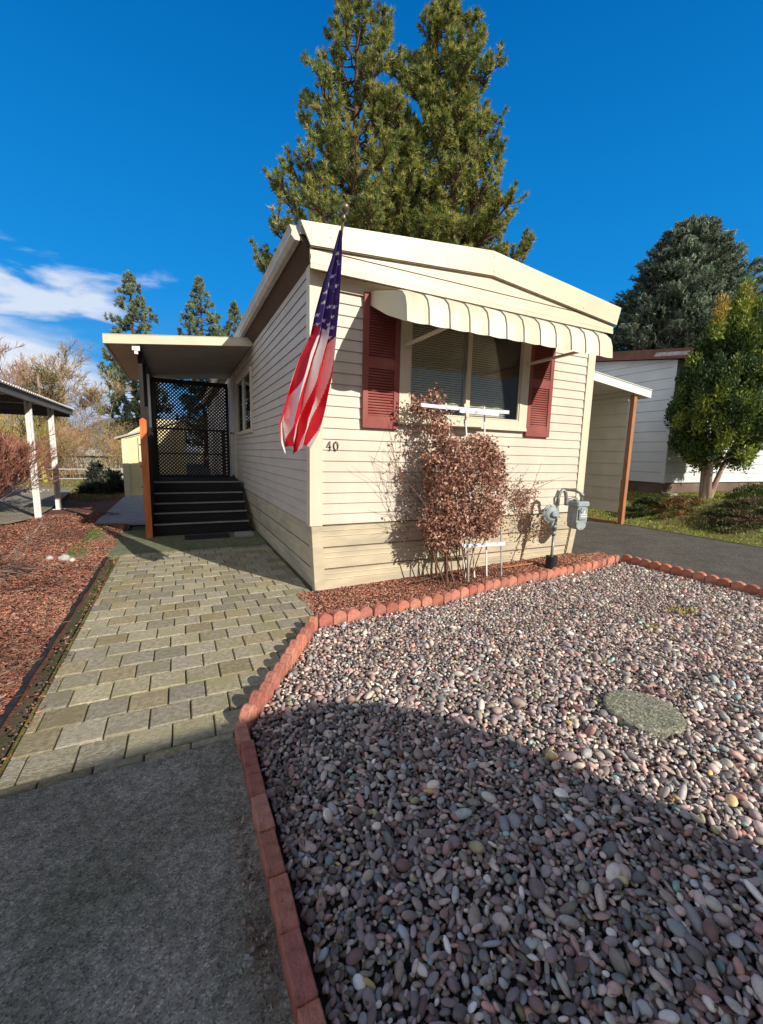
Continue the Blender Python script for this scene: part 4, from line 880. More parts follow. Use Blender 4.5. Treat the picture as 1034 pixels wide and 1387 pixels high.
P = shrub_leaves(); n = len(P); pal = np.array([(.52, .27, .19), (.40, .20, .145), (.62, .36, .26), (.30, .15, .12), (.70, .46, .34), (.44, .27, .23), (.80, .62, .50)])
ax = unit(rdir(n)+np.array([0, -.1, -.45])); V, F, cc = leaves(P, ax, rng.uniform(.014, .058, n), rng.uniform(.005, .017, n), pal[rng.choice(7, n, p=[.24, .2, .19, .14, .11, .08, .04])]*rng.uniform(.75, 1.25, (n, 1)), cup=.6)
vs = tag(empty('dead_leaved_shrub', (1.5, -.28, .02)), 'rounded climbing shrub of dry red-brown leaves on the white trellis under the window', 'shrub')
npmesh('leaves', V, F, M['leaf'], vs, col=cc)
sg = []; rr_ = random.Random(3)
for i in range(16): bare((1.5+rr_.uniform(-.2, .25), -.27+rr_.uniform(-.05, .05), .02), (rr_.uniform(-.35, .35), rr_.uniform(-.1, .08), 1), rr_.uniform(.7, 1.0), .009, 2, sg, .45, .1, (3, 4), .6, 4, .12, .0022, rr_)
for i in range(7): bare((1.1+rr_.uniform(-.1, .15), -.2, rr_.uniform(1.2, 1.5)), (rr_.uniform(-.5, .4), 0, 1), .42, .004, 1, sg, .4, .1, (2, 3), .6, 4, .12, .002, rr_)
for i in range(3): bare((1.05, -.14, rr_.uniform(.6, 1.4)), (-1, .1, rr_.uniform(-.1, .5)), .22, .003, 1, sg, .4, .1, (2, 3), .6, 3, .12, .0018, rr_)
V, F = seg_mesh(sg, 4); npmesh('stems', V, F, M['twig'], vs, col=np.array([.22, .12, .08]))
# trellis
tr_ = tag(empty('trellis', (1.55, -.34, .02)), 'white slatted fan trellis holding up the brown shrub under the window', 'trellis')
def slat(x0, z0, x1, z1, w, y=-.33, mat='lilac_paint', nm='slat'):
    b = MB(); L_ = math.hypot(x1-x0, z1-z0); a = math.atan2(z1-z0, x1-x0); T = Matrix.Translation((x0, y, z0)) @ Matrix.Rotation(-a, 4, 'Y'); b.bbox(0, L_, -.005, .005, -w/2, w/2, .002, T); return b.build(nm, M[mat], tr_)
slat(.965, 1.822, 1.56, 1.815, .034); slat(1.40, 1.795, 1.90, 1.79, .036, -.346); slat(1.52, 1.815, 2.045, 1.822, .036, -.333)
slat(1.50, .428, 2.085, .415, .040, -.36)
for (xb, xt, zt) in ((1.66, 1.30, 1.87), (1.78, 1.53, 1.88), (1.95, 1.78, 1.87)): slat(xb, .03, xt, zt, .016, -.25, 'white_paint', 'stake')
slat(1.62, .03, 1.59, .50, .017, -.352, 'weathered', 'stake'); slat(2.07, .05, 2.02, .60, .017, -.352, 'weathered', 'stake')
slat(1.15, 1.22, 1.95, 1.20, .03, -.30)
b = MB(); b.bbox(0, .62, -.014, .014, 0, .012, .003, Matrix.Translation((1.0, -.26, .065)) @ Matrix.Rotation(.28, 4, 'Z')); tag(b.build('wooden_stake', M['mulch_base']), 'reddish wooden stake lying flat on the bark in front of the shrub', 'stake')
b = MB(); b.bbox(0, .55, -.012, .012, 0, .012, .003, Matrix.Translation((2.25, -.16, .07)) @ Matrix.Rotation(.05, 4, 'Z')); tag(b.build('wooden_stake', M['brown_post']), 'thin wooden stake lying on the bark beside the gas pipe', 'stake')
# small dry vine by the meter
vn = tag(empty('dry_vine', (2.62, -.08, .05)), 'thin dry vine with few brown leaves climbing the wall left of the gas meter', 'vine')
sg = []; bare((2.62, -.07, .03), (.02, .03, 1), .95, .008, 0, sg, .3, .3, (1, 1), .6, 8, .08, .003, rr_)
stem_ = [q_[3:6] for q_ in sg]
for z in stem_[2:7]: bare(z, (rr_.choice([-1, 1]), 0, .5), .32, .004, 1, sg, .5, .1, (2, 3), .6, 4, .2, .002, rr_)
V, F = seg_mesh(sg, 5); npmesh('stems', V, F, M['twig'], vn, col=np.array([.20, .11, .07]))
s_ = np.array(sg); n = 620; i = rng.integers(0, len(s_), n); P = s_[i, 3:6]+rng.normal(0, .035, (n, 3))*[1, .5, 1]; P[:, 1] = np.minimum(P[:, 1], -.03); extra = np.stack([rng.normal(2.60, .07, 260), rng.uniform(-.14, -.05, 260), rng.uniform(.62, .98, 260)], 1); P = np.concatenate([P, extra, np.stack([rng.uniform(2.1, 2.7, 130), rng.uniform(-.12, -.05, 130), rng.normal(.55, .06, 130)], 1)]); n = len(P)
V, F, cc = leaves(P, unit(rdir(n)+[0, 0, -.4]), rng.uniform(.018, .04, n), .009, pal[rng.integers(0, 6, n)], cup=.6); npmesh('leaves', V, F, M['leaf'], vn, col=cc)

# ------------------------------------------------------------------ gas meter
gm = tag(empty('gas_meter', (2.9, -.28, .06)), 'grey gas meter with round regulator and bent pipes by the right corner of the home', 'gas meter')
b = MB(); b.tube([(2.90, -.28, .04), (2.91, -.28, .45)], .017, 10); b.tube([(2.91, -.28, .45), (2.93, -.28, .80)], .021, 10); b.disc_stack((2.905, -.28, .44), (0, 0, 1), [(0, .026), (.05, .026)], 8); b.disc_stack((2.909, -.28, .52), (0, 0, 1), [(0, .03), (.04, .03), (.045, .022)], 8)
b.tube([(2.93, -.28, .80), (2.935, -.28, .90), (2.955, -.28, .955), (3.0, -.28, .985), (3.045, -.28, .96), (3.065, -.28, .90), (3.07, -.28, .84), (3.07, -.28, .80)], .022, 10)
b.build('pipe', M['pipe_grey'], gm, smooth=True)
b = MB(); b.disc_stack((2.855, -.245, .70), (-.15, -1, .05), [(-.03, .03), (0, .085), (.010, .112), (.026, .112), (.03, .10), (.05, .075), (.062, .035), (.085, .03), (.09, .018)], 28); b.build('regulator', M['meter_grey'], gm, smooth=False)
b = MB()
for i in range(8): a = i*math.pi/4+.2; b.disc_stack((2.855+.1*math.cos(a), -.268, .70+.1*math.sin(a)), (-.1, -1, 0), [(-.006, .007), (.012, .007)], 6)
for px_, pz_ in ((3.195, .585), (3.345, .585), (3.195, .775), (3.345, .775), (3.27, .515)): b.disc_stack((px_, -.36, pz_), (0, -1, 0), [(0, .006), (.008, .006)], 6)
b.build('bolts', M['pipe_grey'], gm)
b = MB(); b.disc_stack((3.27, -.3808, .728), (0, -1, 0), [(0, .021), (.003, .021)], 16); b.build('dial', M['paper'], gm)
b = MB(); b.tube([(2.855, -.33, .69), (2.90, -.30, .66), (2.915, -.285, .62)], .018, 10); b.tube([(2.86, -.31, .62), (2.80, -.32, .54)], .012, 8); b.build('elbow', M['pipe_grey'], gm, smooth=True)
b = MB(); b.prism([(-.085+.085*0+3.27-.0, .80), (3.355, .80), (3.36, .60), (3.345, .53), (3.30, .50), (3.24, .50), (3.195, .53), (3.18, .60), (3.185, .80)], 'y', -.36, -.22); b.build('meter_body', M['meter_grey'], gm)
b = MB(); b.bbox(3.165, 3.375, -.375, -.205, .79, .845, .012); b.bbox(3.20, 3.34, -.38, -.366, .63, .76, .004); b.disc_stack((3.24, -.36, .74), (0, -1, 0), [(0, .03), (.03, .03)], 14); b.build('meter_head', M['meter_grey'], gm)
b = MB(); b.box(3.225, 3.315, -.3845, -.3805, .66, .70); b.build('meter_label', M['paper'], gm)
b = MB(); b.box(3.235, 3.305, -.3875, -.385, .675, .685); b.build('meter_label', M['tag_red'], gm)
b = MB(); b.tube([(3.07, -.28, .80), (3.10, -.285, .86), (3.18, -.29, .88), (3.22, -.29, .86), (3.225, -.29, .84)], .02, 10); b.tube([(3.32, -.29, .84), (3.32, -.29, .93), (3.28, -.22, .97), (3.25, -.05, .97)], .019, 10); b.disc_stack((3.32, -.29, .90), (0, 0, 1), [(0, .03), (.035, .03)], 6); b.disc_stack((3.20, -.29, .865), (1, 0, 0), [(0, .028), (.03, .028)], 6); b.build('pipe', M['pipe_grey'], gm, smooth=True)
b = MB(); b.disc_stack((2.89, -.29, .045), (.06, 0, 1), [(0, .062), (.14, .070), (.145, .066), (.13, .055)], 18); b.build('pipe_sleeve', M['black_plastic'], gm)

# ------------------------------------------------------------------ flag
fl = tag(empty('wall_flag', (.05, -.02, 1.70)), 'furled striped flag with a starred navy corner hanging from a leaning pole', 'flag')
Pb = Vector((.045, -.035, 1.70)); Pt = Vector((.108, -.53, 3.17))
b = MB(); b.tube([Pb, Pt], .0115, 10); b.build('pole', M['brass'], fl, smooth=True)
dd = (Pt-Pb).normalized(); b = MB(); b.disc_stack(Pt, dd, [(-.05, .013), (-.048, .018), (-.02, .018), (-.015, .012), (-.002, .012), (0.006, .024), (.02, .033), (.036, .036), (.052, .033), (.066, .022), (.072, .004)], 16); b.build('finial', M['brass'], fl, smooth=True)
b = MB(); b.bbox(.012, .085, -.046, -.0225, 1.60, 1.775, .004); b.build('mounting_block', M['orange_wood'], fl)
b = MB(); b.tube([Pb-dd*.03, Pb+dd*.09], .018, 10); b.build('bracket', M['pipe_grey'], fl)
# cloth: rows run down the hang, columns across the folds
NU, NV = 150, 320
u = np.linspace(0, 1, NU)[None, :]; v = np.linspace(0, 1, NV)[:, None]
Lx = interp(v, [(0, .08), (.12, .025), (.25, -.05), (.36, -.10), (.46, -.135), (.56, -.22), (.70, -.30), (.87, -.375), (.95, -.36), (1, -.33)])
Rx_ = interp(v, [(0, .10), (.12, .098), (.3, .085), (.5, .055), (.65, .02), (.8, -.02), (.92, -.075), (1, -.14)])
zb_ = 1.30+.09*np.abs(np.sin(u*5.5+.4))+.05*u
ztop = 3.06
Z = ztop+(zb_-ztop)*v+0*u
wob = .35*np.sin(v*5.0+u*2)+.25*np.sin(v*11+1)
ph = u*(4.3*2*np.pi)*.62+wob
amp = .012+.075*np.minimum(v*1.6, 1)
X = Lx+(Rx_-Lx)*(u+.035*np.sin(2*ph)*np.minimum(v*2, 1))
Yc = -.50+.13*v**1.2 - 0*u
Y = Yc+amp*np.sin(ph)+.012*np.sin(v*23+u*9)*v
Pf = np.stack([X+0*v, Y+0*X, Z], -1)
# fabric coordinates: stripes run down the hang with a slant; canton at the top
st_ = (u*5.6+v*2.3+.28*np.sin(ph*.7+1.2)+.2*np.sin(v*7))
stripe = (np.floor(st_*1.18).astype(int) % 2) == 0
colr = np.where(stripe[..., None], np.array([.68, .010, .03]), np.array([.84, .80, .79]))
cl_ = .42+.09*np.abs(((u*2.1+.15) % 1)*2-1)-.10*(np.abs(u-.46) < .13)*(1-np.abs(u-.46)/.13)
canton = (v < cl_)
cc = np.where(canton[..., None], np.array([.085, .045, .20]), colr)
# stars
gx_ = X+0*v; sr = 0.0165; stars = []
k = 0
for vv in np.arange(.10, .50, .047):
    wrow = float(interp(vv, [(0, .012), (.12, .043), (.25, .10), (.4, .17), (.5, .18)])); nst = max(1, int(wrow/.042)+0)
    for i in range(nst): stars.append(((i+.5+(k % 2)*.25)/nst % 1.0, vv, sr))
    k += 1
gz = Z
for (su, sv, rad) in stars:
    iu = int(su*(NU-1)); iv = int(sv*(NV-1)); c0 = Pf[iv, iu]
    lx = Pf[..., 0]-c0[0]; lz = Pf[..., 2]-c0[2]; rr2 = np.hypot(lx, lz); an = np.arctan2(lz, lx)-np.pi/2+.25
    fr = np.abs(((an/(2*np.pi/5)) % 1)-.5)*2; rs = rad*(.40+.62*fr**1.4)
    near_ = (rr2 < rs) & (np.abs(np.arange(NU)[None, :]-iu) < 40) & canton
    cc[near_] = (.92, .90, .94)
i = np.arange((NU-1)*(NV-1)); r = i//(NU-1)*NU+i % (NU-1)
flag_o = npmesh('cloth', Pf.reshape(-1, 3), np.stack([r, r+1, r+NU+1, r+NU], 1), M['flag'], fl, col=cc.reshape(-1, 3), smooth=True)

# ------------------------------------------------------------------ carport on the right of the home
cp = tag(empty('carport', (6, 4, 0)), 'white roofed carport with an orange-brown post on the right of the home', 'carport')
def cz(x): return 2.822+(7.88-x)*.109
b = MB(); b.prism([(3.86, cz(3.86)-.02), (7.86, cz(7.86)-.02), (7.86, cz(7.86)-.075), (3.86, cz(3.86)-.075)], 'y', 1.94, 9.0); b.build('roof', M['white_metal'], cp)
b = MB(); b.prism([(3.86, cz(3.86)), (7.885, cz(7.885)), (7.885, cz(7.885)-.165), (3.86, cz(3.86)-.165)], 'y', 1.90, 1.935)
b.prism([(3.86, cz(3.86)), (7.885, cz(7.885)), (7.885, cz(7.885)-.012), (3.86, cz(3.86)-.012)], 'y', 1.885, 1.8995); b.build('fascia', M['white_metal'], cp)
b = MB(); b.box(7.866, 7.89, 1.936, 9.0, cz(7.88)-.165, cz(7.88)-.0); b.build('gutter', M['white_metal'], cp)
b = MB(); b.box(7.42, 7.50, 2.02, 8.9, cz(7.5)-.17, cz(7.5)-.078)
for i in range(26): x0 = 4.0+i*.145; b.prism([(x0, cz(x0)-.0755), (x0+.06, cz(x0+.06)-.0755), (x0+.045, cz(x0)-.10), (x0+.015, cz(x0)-.10)], 'y', 1.95, 8.9)
b.build('roof_rib', M['cream_panel'], cp)
for y in (1.96, 5.2, 8.6):
    b = MB(); b.box(7.44, 7.53, y, y+.09, -.03, cz(7.53)-.17); b.build('post', M['brown_post'], cp)
b = MB(); z = .235; k = 0
while z < 2.60:
    zt = min(z+.262, 2.62); b.add([(7.40, 2.055, z), (7.40, 8.6, z), (7.416, 8.6, zt), (7.416, 2.055, zt), (7.43, 2.055, z), (7.43, 8.6, z), (7.43, 8.6, zt), (7.43, 2.055, zt)], [(0, 3, 2, 1), (4, 5, 6, 7), (0, 1, 5, 4), (0, 4, 7, 3), (1, 2, 6, 5)]); z += .262
b.build('wall_panel', M['cream_panel'], cp)
b = MB(); b.box(7.385, 7.399, 2.05, 8.6, 2.575, 2.635); b.build('panel_trim', M['cream_panel'], cp)
b = MB(); b.bbox(7.37, 7.47, 2.1, 4.9, -.02, .03, .006); tag(b.build('wooden_kerb', M['brown_post']), 'low brown timber kerb along the foot of the carport wall', 'kerb')
b = MB(); b.bbox(3.62, 3.86, 1.94, 8.9, 3.05, 3.20); b.build('roof_flashing', M['white_metal'], cp)

# ------------------------------------------------------------------ neighbouring white home
nb_ = tag(empty('neighbor_house', (15, 5, 0)), 'white sided neighbouring home with a brown roof edge behind the carport', 'house')
NX, NY = 10.12, 2.774
def ntop(y): return 3.847+.150*(y-NY)
def lap(b, axis, a0, a1, z0, z1f, pos, sgn, ex=.262):
    z = z0; zmax = max(z1f(a0), z1f(a1))
    while z < zmax:
        zt = z+ex
        def P(a, o, zz): return (a, pos+sgn*o, zz) if axis == 'x' else (pos+sgn*o, a, zz)
        t0, t1 = min(zt, z1f(a0)), min(zt, z1f(a1)); b.mi = 0
        g0, g1 = min(z+.004, z1f(a0)), min(z+.004, z1f(a1)); b.quad(P(a0, .022, g0), P(a1, .022, g1), P(a1, .006, max(g1, t1+.001)), P(a0, .006, max(g0, t0+.001))); b.mi = 1
        b.quad(P(a0, .004, g0-.004), P(a1, .004, g1-.004), P(a1, .022, g1), P(a0, .022, g0)); z += ex
b = MB(); lap(b, 'y', NY, 8.2, .8, ntop, NX, -1); b.build('wall', [M['neighbor_white'], M['seam']], nb_, fixn=False)
b = MB(); lap(b, 'x', NX, 24, .8, lambda a: 3.85, NY, -1); b.build('wall', [M['neighbor_white'], M['seam']], nb_, fixn=False)
b = MB(); b.box(NX-.026, NX+.045, NY-.028, NY+.05, .79, 3.84); b.build('corner_trim', M['neighbor_white'], nb_)
b = MB(); b.box(NX+.03, 24, NY+.03, 8.2, -.1, .80); b.build('base_wall', M['neighbor_base'], nb_)
b = MB(); b.prism([(2.33, ntop(2.33)+.03), (2.33, ntop(2.33)+.20), (8.6, ntop(8.6)+.20), (8.6, ntop(8.6)+.03)], 'x', NX-.22, 24.3); b.build('roof', M['neighbor_brown'], nb_)
b = MB(); b.prism([(2.305, ntop(2.3)-.0), (2.305, ntop(2.3)+.235), (8.6, ntop(8.6)+.235), (8.6, ntop(8.6)-.0)], 'x', NX-.25, NX-.222); b.box(NX-.22, 24.3, 2.30, 2.328, ntop(2.3)-.0, ntop(2.3)+.235); b.build('fascia', M['neighbor_brown'], nb_)
b = MB(); b.prism([(2.40, ntop(2.4)+.07), (2.35, ntop(2.35)+.16), (3.15, ntop(3.15)+.15), (3.22, ntop(3.22)+.06)], 'x', NX-.2535, NX-.2505); b.build('flashing', M['rock'], nb_)
b = MB(); b.box(12.2, 13.3, NY-.05, NY-.024, 1.8, 2.9); w_ = b.build('window', M['neighbor_white'], nb_)
b = MB(); b.box(12.28, 13.22, NY-.056, NY-.0505, 1.88, 2.82); b.build('pane', M['glass'], w_)
b = MB(); b.bbox(12.0, 13.1, .9, 1.6, .4, .82, .01); b.bbox(13.3, 16.5, .95, 1.7, .4, .86, .01); tag(b.build('planter_box', M['neighbor_brown']), 'brown masonry planter right of the leaning evergreen', 'planter')
b = MB(); b.prism([(10.02, 2.70), (10.3, 2.66), (10.25, 2.45), (9.95, 2.5)], 'z', 0.2, .55); b.prism([(9.8, 2.6), (10.6, 2.5), (10.6, 2.3), (9.75, 2.4)], 'z', 0.1, .42)
tag(b.build('corner_rock', M['rock']), 'pale weathered stone at the base corner of the white neighbouring home', 'stone')

# ------------------------------------------------------------------ carport on the left, shed, fence
lc = tag(empty('metal_carport', (-5, 6, 0)), 'flat metal carport with white double posts at the left edge', 'carport')
b = MB(); x = -8.6
xs = []; n_ = 44
for i in range(n_*4+1):
    t = i/4; ph_ = i % 4; xs.append((-8.8+5.55*i/(n_*4), (.0, .022, .022, .0)[ph_]))
Vv = [(x_, y_, 2.255+h_) for y_ in (2.2, 8.9) for (x_, h_) in xs]; m_ = len(xs)
vv = []; ys = []
for i in range(60*4+1): ys.append((2.2+6.7*i/240, (.0, .024, .024, .0)[i % 4]))
Vv = [(x_, y_, 2.25+h_) for x_ in (-8.8, -3.32) for (y_, h_) in ys]; m_ = len(ys)
b.add(Vv, [(i, i+1, m_+i+1, m_+i) for i in range(m_-1)]); Vv = [(x_, y_, 2.238+h_) for x_ in (-8.8, -3.32) for (y_, h_) in ys]; b.add(Vv, [(i, m_+i, m_+i+1, i+1) for i in range(m_-1)])
b.add([v for k_ in range(m_) for v in ((-3.32, ys[k_][0], 2.25+ys[k_][1]), (-3.32, ys[k_][0], 2.238+ys[k_][1]))], [(2*i, 2*i+1, 2*i+3, 2*i+2) for i in range(m_-1)])
b.build('roof', M['white_metal'], lc, fixn=False)
b = MB(); b.box(-3.42, -3.37, 2.3, 8.85, 2.12, 2.232); b.box(-8.7, -3.43, 2.3, 2.35, 2.07, 2.232); b.box(-8.7, -3.43, 8.8, 8.85, 2.07, 2.232)
for y in (4.2, 5.9, 7.6): b.box(-8.7, -3.43, y, y+.05, 2.12, 2.232)
b.build('roof_beam', M['dark_metal'], lc)
for y in (2.6, 5.86, 7.36):
    b = MB(); b.box(-3.548, -3.516, y, y+.04, -.02, 2.15); b.box(-3.482, -3.450, y+.01, y+.05, -.02, 2.15); b.box(-3.5155, -3.4825, y+.03, y+.04, .0, 2.1)
    for z in np.arange(.12, 2.0, .22): b.disc_stack((-3.50, y+.029, z+.11), (0, -1, 0), [(0, .009), (.012, .007)], 8)
    b.box(-3.60, -3.39, y-.03, y+.08, -.02, .012)
    b.build('post', M['white_metal'], lc)
sheet('side_driveway', [(-12, 1.5), (-3.75, 5.2), (-3.55, 5.75), (-3.6, 7.2), (-4.2, 13), (-12, 13)], .045, M['concrete'])
sh = tag(empty('garden_shed', (-1.7, 10.8, 0)), 'small yellow shed with pale trim beyond the boardwalk', 'shed')
b = MB(); b.box(-2.5, -.9, 10.0, 11.6, 0, 1.66); b.prism([(-2.5, 1.66), (-.9, 1.66), (-.9, 2.18), (-1.7, 2.22)], 'y', 10.0, 11.6); b.build('wall', M['yellow_paint'], sh)
b = MB(); b.box(-2.51, -2.36, 9.97, 9.999, 0, 1.62); b.box(-1.0, -.89, 9.97, 9.999, 0, 2.1); b.prism([(-2.52, 1.60), (-.88, 2.10), (-.88, 2.19), (-2.52, 1.70)], 'y', 9.965, 9.998); b.box(-2.51, -.89, 9.96, 9.999, -.01, .07); b.build('trim', M['pale_yellow'], sh)
b = MB(); b.box(-2.10, -1.2, 9.95, 9.985, .08, 1.68); d_ = b.build('door', M['pale_yellow'], sh)
b = MB(); b.box(-2.08, -2.0, 9.94, 9.949, .25, .29); b.box(-2.08, -2.0, 9.94, 9.949, .85, .89); b.box(-2.08, -2.0, 9.94, 9.949, 1.45, 1.49); b.build('hinge', M['dark_metal'], d_)
b = MB(); b.prism([(-2.66, 1.60), (-2.66, 1.65), (-.78, 2.29), (-.78, 2.24)], 'y', 9.88, 11.8); b.build('roof', M['roof'], sh)
# white two rail fence with wire and pale heap of prunings
fe = tag(empty('rail_fence', (-7, 17.8, 0)), 'low weathered two-rail fence in front of the bare thicket', 'fence')
for z in (.42, .02):
    b = MB(); b.box(-12, -3.2, 17.78, 17.84, z, z+.05); b.build('rail', M['weathered'], fe)
for i in range(8):
    b = MB(); x = -11.8+i*1.2; b.box(x, x+.09, 17.75, 17.87, -.06, .50); b.build('post', M['weathered'], fe)
b = MB(); b.box(-8.0, -4.0, 22.0, 24.5, 0, .95); b.prism([(-8.2, .95), (-3.8, .95), (-6, 1.5)], 'y', 21.8, 24.6); tag(b.build('low_outbuilding', M['weathered']), 'low pale outbuilding behind the low rail fence', 'outbuilding')
patch(-3.15, 11.3, .62, .5, 70, .95, 'dark evergreen shrub left of the yellow shed', [(.035, .05, .03), (.05, .065, .04), (.10, .11, .09)], 'evergreen_shrub', .09, 11)
def pale(n): return np.stack([rng.normal(-6.5, .75, n), rng.normal(11.5, .5, n), np.abs(rng.normal(0, .45, n))], 1)
P = pale(6000); P[:, 2] *= np.exp(-((P[:, 0]+6.5)/1.1)**2)*1.2; ax = unit(rdir(6000)); V, F, cc = leaves(P, ax, .07, .015, np.array([(.62, .56, .52), (.45, .38, .34), (.70, .66, .62)])[rng.integers(0, 3, 6000)])
hp = tag(empty('pale_dry_shrub', (-6.5, 11.5, 0)), 'pale grey dry shrub behind the white double posts of the left carport', 'shrub'); npmesh('twigs', V, F, M['leaf'], hp, col=cc)
# shrubs by the left carport
bare_plant('red_twig_shrub', (-4.5, 5.9, 0), 'dense reddish bare shrub in front of the left carport', 'shrub', None, 2.2, .018, 5, 18, (.46, .21, .15), .35, .10, (3, 4), 31, .55, .004, .42)
bare_plant('red_twig_shrub', (-5.6, 8.0, 0), 'taller brownish bare shrub under the left carport roof', 'shrub', None, 2.3, .02, 5, 14, (.28, .17, .13), .35, .12, (3, 4), 32, .4, .004, .42)
bare_plant('bare_bush', (-3.35, 1.35, 0), 'leafless pale twigs reaching over the bark bed from the left edge', 'shrub', None, .95, .010, 4, 7, (.44, .32, .26), .40, -.06, (2, 3), 33, 1.7, .0028, .52)
for i, (x, y, s_) in enumerate(((-2.40, 2.22, .055), (-2.30, 2.12, .035), (-2.55, 2.3, .04))):
    V0, F0 = ico(2); V0 = V0*(1+.16*np.sin(V0*3.1+i)[:, :1])*np.array([s_*1.2, s_, s_*.8])+[x, y, s_*.4+.01]
    tag(npmesh('garden_rock', V0, F0, M['rock']), ['largest pale rock on the bark beside the mossy slab', 'smallest pale rock on the bark beside the mossy slab', 'outer pale rock on the bark beside the mossy slab'][i], 'rock')
tag(scatter('moss_tufts', 1500, lambda n: np.stack([-2.44+np.abs(rng.normal(0, .12, n)), rng.uniform(2.5, 4.6, n), np.full(n, .0)], 1), .03, [(.16, .22, .04), (.12, .17, .03)]), kind='stuff')
tag(scatter('winter_grass', 30000, lambda n: np.stack([rng.uniform(-9, -2.2, n), rng.uniform(9.2, 17.5, n), np.zeros(n)-.05], 1), .09, [(.34, .29, .10), (.22, .21, .07), (.30, .22, .11), (.16, .17, .05)]), kind='stuff')

# ------------------------------------------------------------------ bare thicket and trees to the north-west
cols = [(.55, .38, .19), (.46, .34, .15), (.52, .31, .20), (.60, .45, .19)]
segs = []; ci = []
r3 = random.Random(77)
for i in range(250):
    x = r3.uniform(-22, -3.2); y = r3.uniform(18.6, 27); k0 = len(segs); h = (1.7+.16*(-x)+(y-18)*.22)*r3.uniform(.7, 1.05); h = min(h, 5.2)
    if x > -5: h *= .8
    bare((x, y, -.1), (r3.gauss(0, .25), r3.gauss(0, .2), 1), h*.42, .03, 4, segs, .42, .16, (3, 4), .6, 3, .12, .006, r3)
    g = np.array(cols[r3.randrange(4)])*r3.uniform(.75, 1.25); ci += [g]*(len(segs)-k0)
V, F = seg_mesh(segs, 3); tag(npmesh('bare_thicket', V, F, M['twig'], col=np.repeat(np.array(ci), 6, 0)), kind='stuff')
nl = 60000; x = rng.uniform(-22, -3.2, nl); y = rng.uniform(18.8, 26, nl); z = rng.uniform(0, 1, nl)**1.2*(1.0+.13*(-x)+(y-18)*.2)
V, F, cc = leaves(np.stack([x, y, z], 1), unit(rdir(nl)+[0, 0, .6]), .10, .014, np.array([(.42, .31, .14), (.30, .22, .10), (.36, .21, .13), (.45, .37, .16)])[rng.integers(0, 4, nl)]*rng.uniform(.7, 1.2, (nl, 1))); tag(npmesh('thicket_leaves', V, F, M['leaf'], col=cc), kind='stuff')
for i, (x, y, h, lab, c_) in enumerate([(-9.5, 24, 8.3, 'tall bare tree with reddish twigs above the roof end of the left carport', (.50, .30, .20)), (-7.0, 25, 8.2, 'bare tree with a spreading crown above the thicket, right of the reddish one', (.52, .37, .22)),
        (-12.5, 22, 7.8, 'bare tree at the far left edge above the left carport roof', (.48, .33, .22)), (-5.6, 27, 6.6, 'slender bare tree at the right end of the thicket', (.50, .37, .22))]):
    bare_plant('bare_tree', (x, y, 0), lab, 'bare tree', 'bare trees behind the thicket', h, .13, 6, 2, c_, .48, .10, (3, 4), 50+i, .22, .010, .40)
bare_plant('mossy_tree', (-5.75, 16.6, 0), 'small tree with a mossy yellow-green trunk between the white posts', 'tree', None, 3.4, .10, 4, 1, (.40, .38, .08), .45, .12, (3, 4), 61, .05, .008, .5)
clump_tree('ivy_tree', (-7.3, 23.5, 0), [(-7.3+rr.normal(0, .5), 23.5+rr.normal(0, .4), z, .35, .4, int(rr.integers(0, 3))) for z in np.linspace(1.2, 5.0, 26)], [(-7.3, 23.5, 0, -7.3, 23.5, 5, .16, .06)], 'brown-green ivy clad tree rising out of the thicket', 'tree', 170, .12, [(.26, .22, .09), (.20, .15, .07), (.15, .14, .05)])
clump_tree('far_conifer', (-6.6, 60, 0), [(-6.6+rr.normal(0, .5)*(1.2-z/7.6), 60+rr.normal(0, .4), z, .45*(1.25-z/7.6)+.1, .6, int(rr.integers(0, 2))) for z in np.linspace(.5, 7.2, 40)], [(-6.6, 60, 0, -6.6, 60, 7, .2, .05)], 'small dark far-off conifer above the shed roof', 'conifer', 90, .25, [(.04, .055, .045), (.06, .075, .055)])
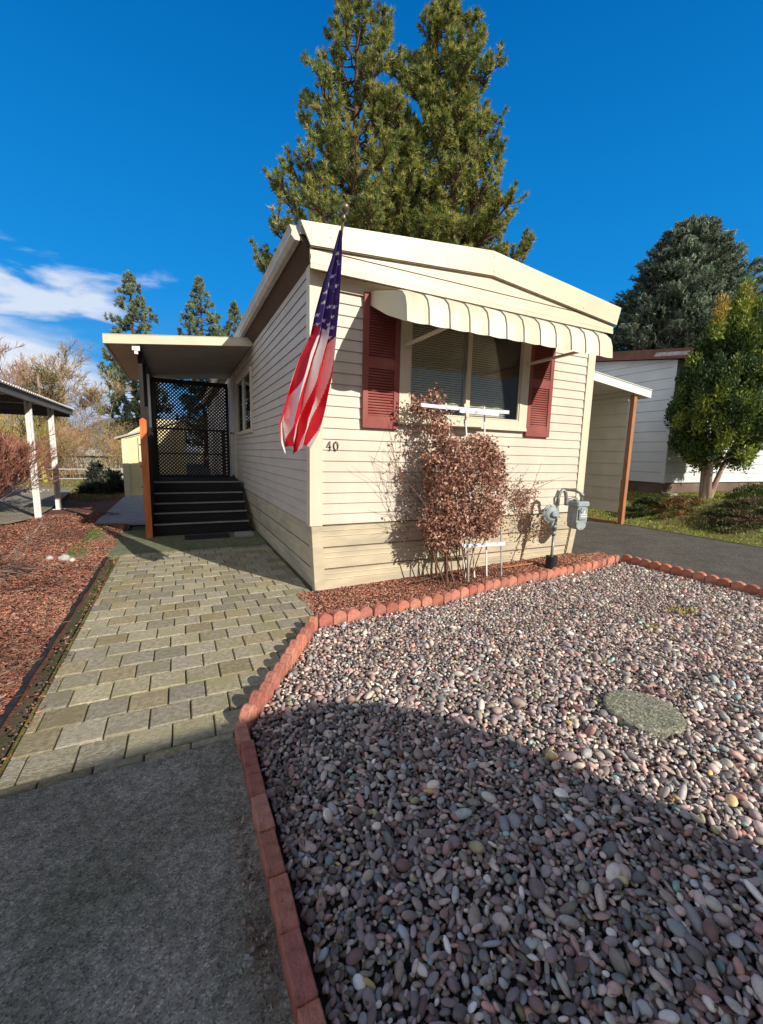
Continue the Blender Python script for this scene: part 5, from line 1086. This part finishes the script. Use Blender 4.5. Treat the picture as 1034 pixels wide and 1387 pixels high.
# wooded backdrop elsewhere, so that no side of the place ends in an empty plain
segs = []; ci = []
for i in range(130):
    a = r3.uniform(-.1, 1.9); R_ = r3.uniform(48, 75); x, y = math.sin(a)*R_, math.cos(a)*R_+8; k0 = len(segs)
    bare((x, y, -.1), (r3.gauss(0, .1), r3.gauss(0, .1), 1), r3.uniform(2.2, 3.6), .14, 4, segs, .45, .12, (3, 4), .6, 3, .12, .022, r3); g = np.array(cols[r3.randrange(4)])*r3.uniform(.5, .9); ci += [g]*(len(segs)-k0)
V, F = seg_mesh(segs, 3); tag(npmesh('far_wood', V, F, M['twig'], col=np.repeat(np.array(ci), 6, 0)), kind='stuff')
nx_, ny_ = 160, 10; V = []; 
for j in range(ny_+1):
    for i in range(nx_+1):
        a = -1.3+i/nx_*3.6; R_ = 700-j*26; h = (34+20*math.sin(a*5.1)+12*math.sin(a*11.7+1)+26*math.exp(-((a+.12)/.07)**2))*(1-j/ny_)**.8; V.append((math.sin(a)*R_, math.cos(a)*R_, max(h, 0)-1))
F = [(j*(nx_+1)+i, j*(nx_+1)+i+1, (j+1)*(nx_+1)+i+1, (j+1)*(nx_+1)+i) for j in range(ny_) for i in range(nx_)]
npmesh('hills', np.array(V), np.array(F), M['hill'], smooth=True)['kind'] = 'structure'

# ------------------------------------------------------------------ behind the photographer: what shades the foreground
tl = tag(empty('parked_trailer', (-4, -9, 0)), 'large pale travel trailer parked behind the viewpoint', 'trailer')
pf = [(2.42, .25), (2.46, 2.1), (2.46, 2.50), (2.43, 2.72), (2.36, 2.88), (2.24, 3.00), (2.06, 3.075), (1.7, 3.10), (1.1, 3.07), (.3, 3.02), (-9.5, 3.01), (-9.9, 2.8), (-10, 2.4), (-10, .25)]
b = MB(); b.prism(pf, 'y', -9.3, -6.92); b.build('body', M['trailer'], tl)
for x in (-3.2, -4.2):
    b = MB(); b.disc_stack((x, -6.9, .36), (0, -1, 0), [(0, .30), (.02, .36), (.22, .36), (.24, .3)], 24); b.build('wheel', M['black_plastic'], tl)
b = MB(); b.box(-2.0, -.6, -6.919, -6.90, 1.3, 2.1); b.box(-8, -6.5, -6.919, -6.90, 1.3, 2.1); b.build('window', M['interior'], tl)
b = MB(); b.box(-9.9, 2.3, -9.1, -7.0, -.05, .30); b.build('chassis', M['dark_metal'], tl)
sb = tag(empty('bare_tree', (1.9, -10.6, 0)), 'slender bare tree beyond the trailer behind the viewpoint', 'bare tree'); sg = [(1.9, -10.6, -.1, 1.85, -10.55, 3.4, .07, .055), (1.85, -10.55, 3.4, 1.95, -10.6, 6.6, .045, .03)]
r4 = random.Random(5)
for i in range(26): bare((1.9+r4.gauss(0, .05), -10.6, r4.uniform(5.9, 7.0)), (r4.gauss(-.15, .8), r4.gauss(0, .8), r4.uniform(.0, .9)), r4.uniform(.5, .95), .02, 3, sg, .5, .05, (3, 4), .6, 4, .12, .009, r4)
V, F = seg_mesh(sg, 4); npmesh('trunk', V, F, M['twig'], sb, col=np.array([.25, .19, .15]))
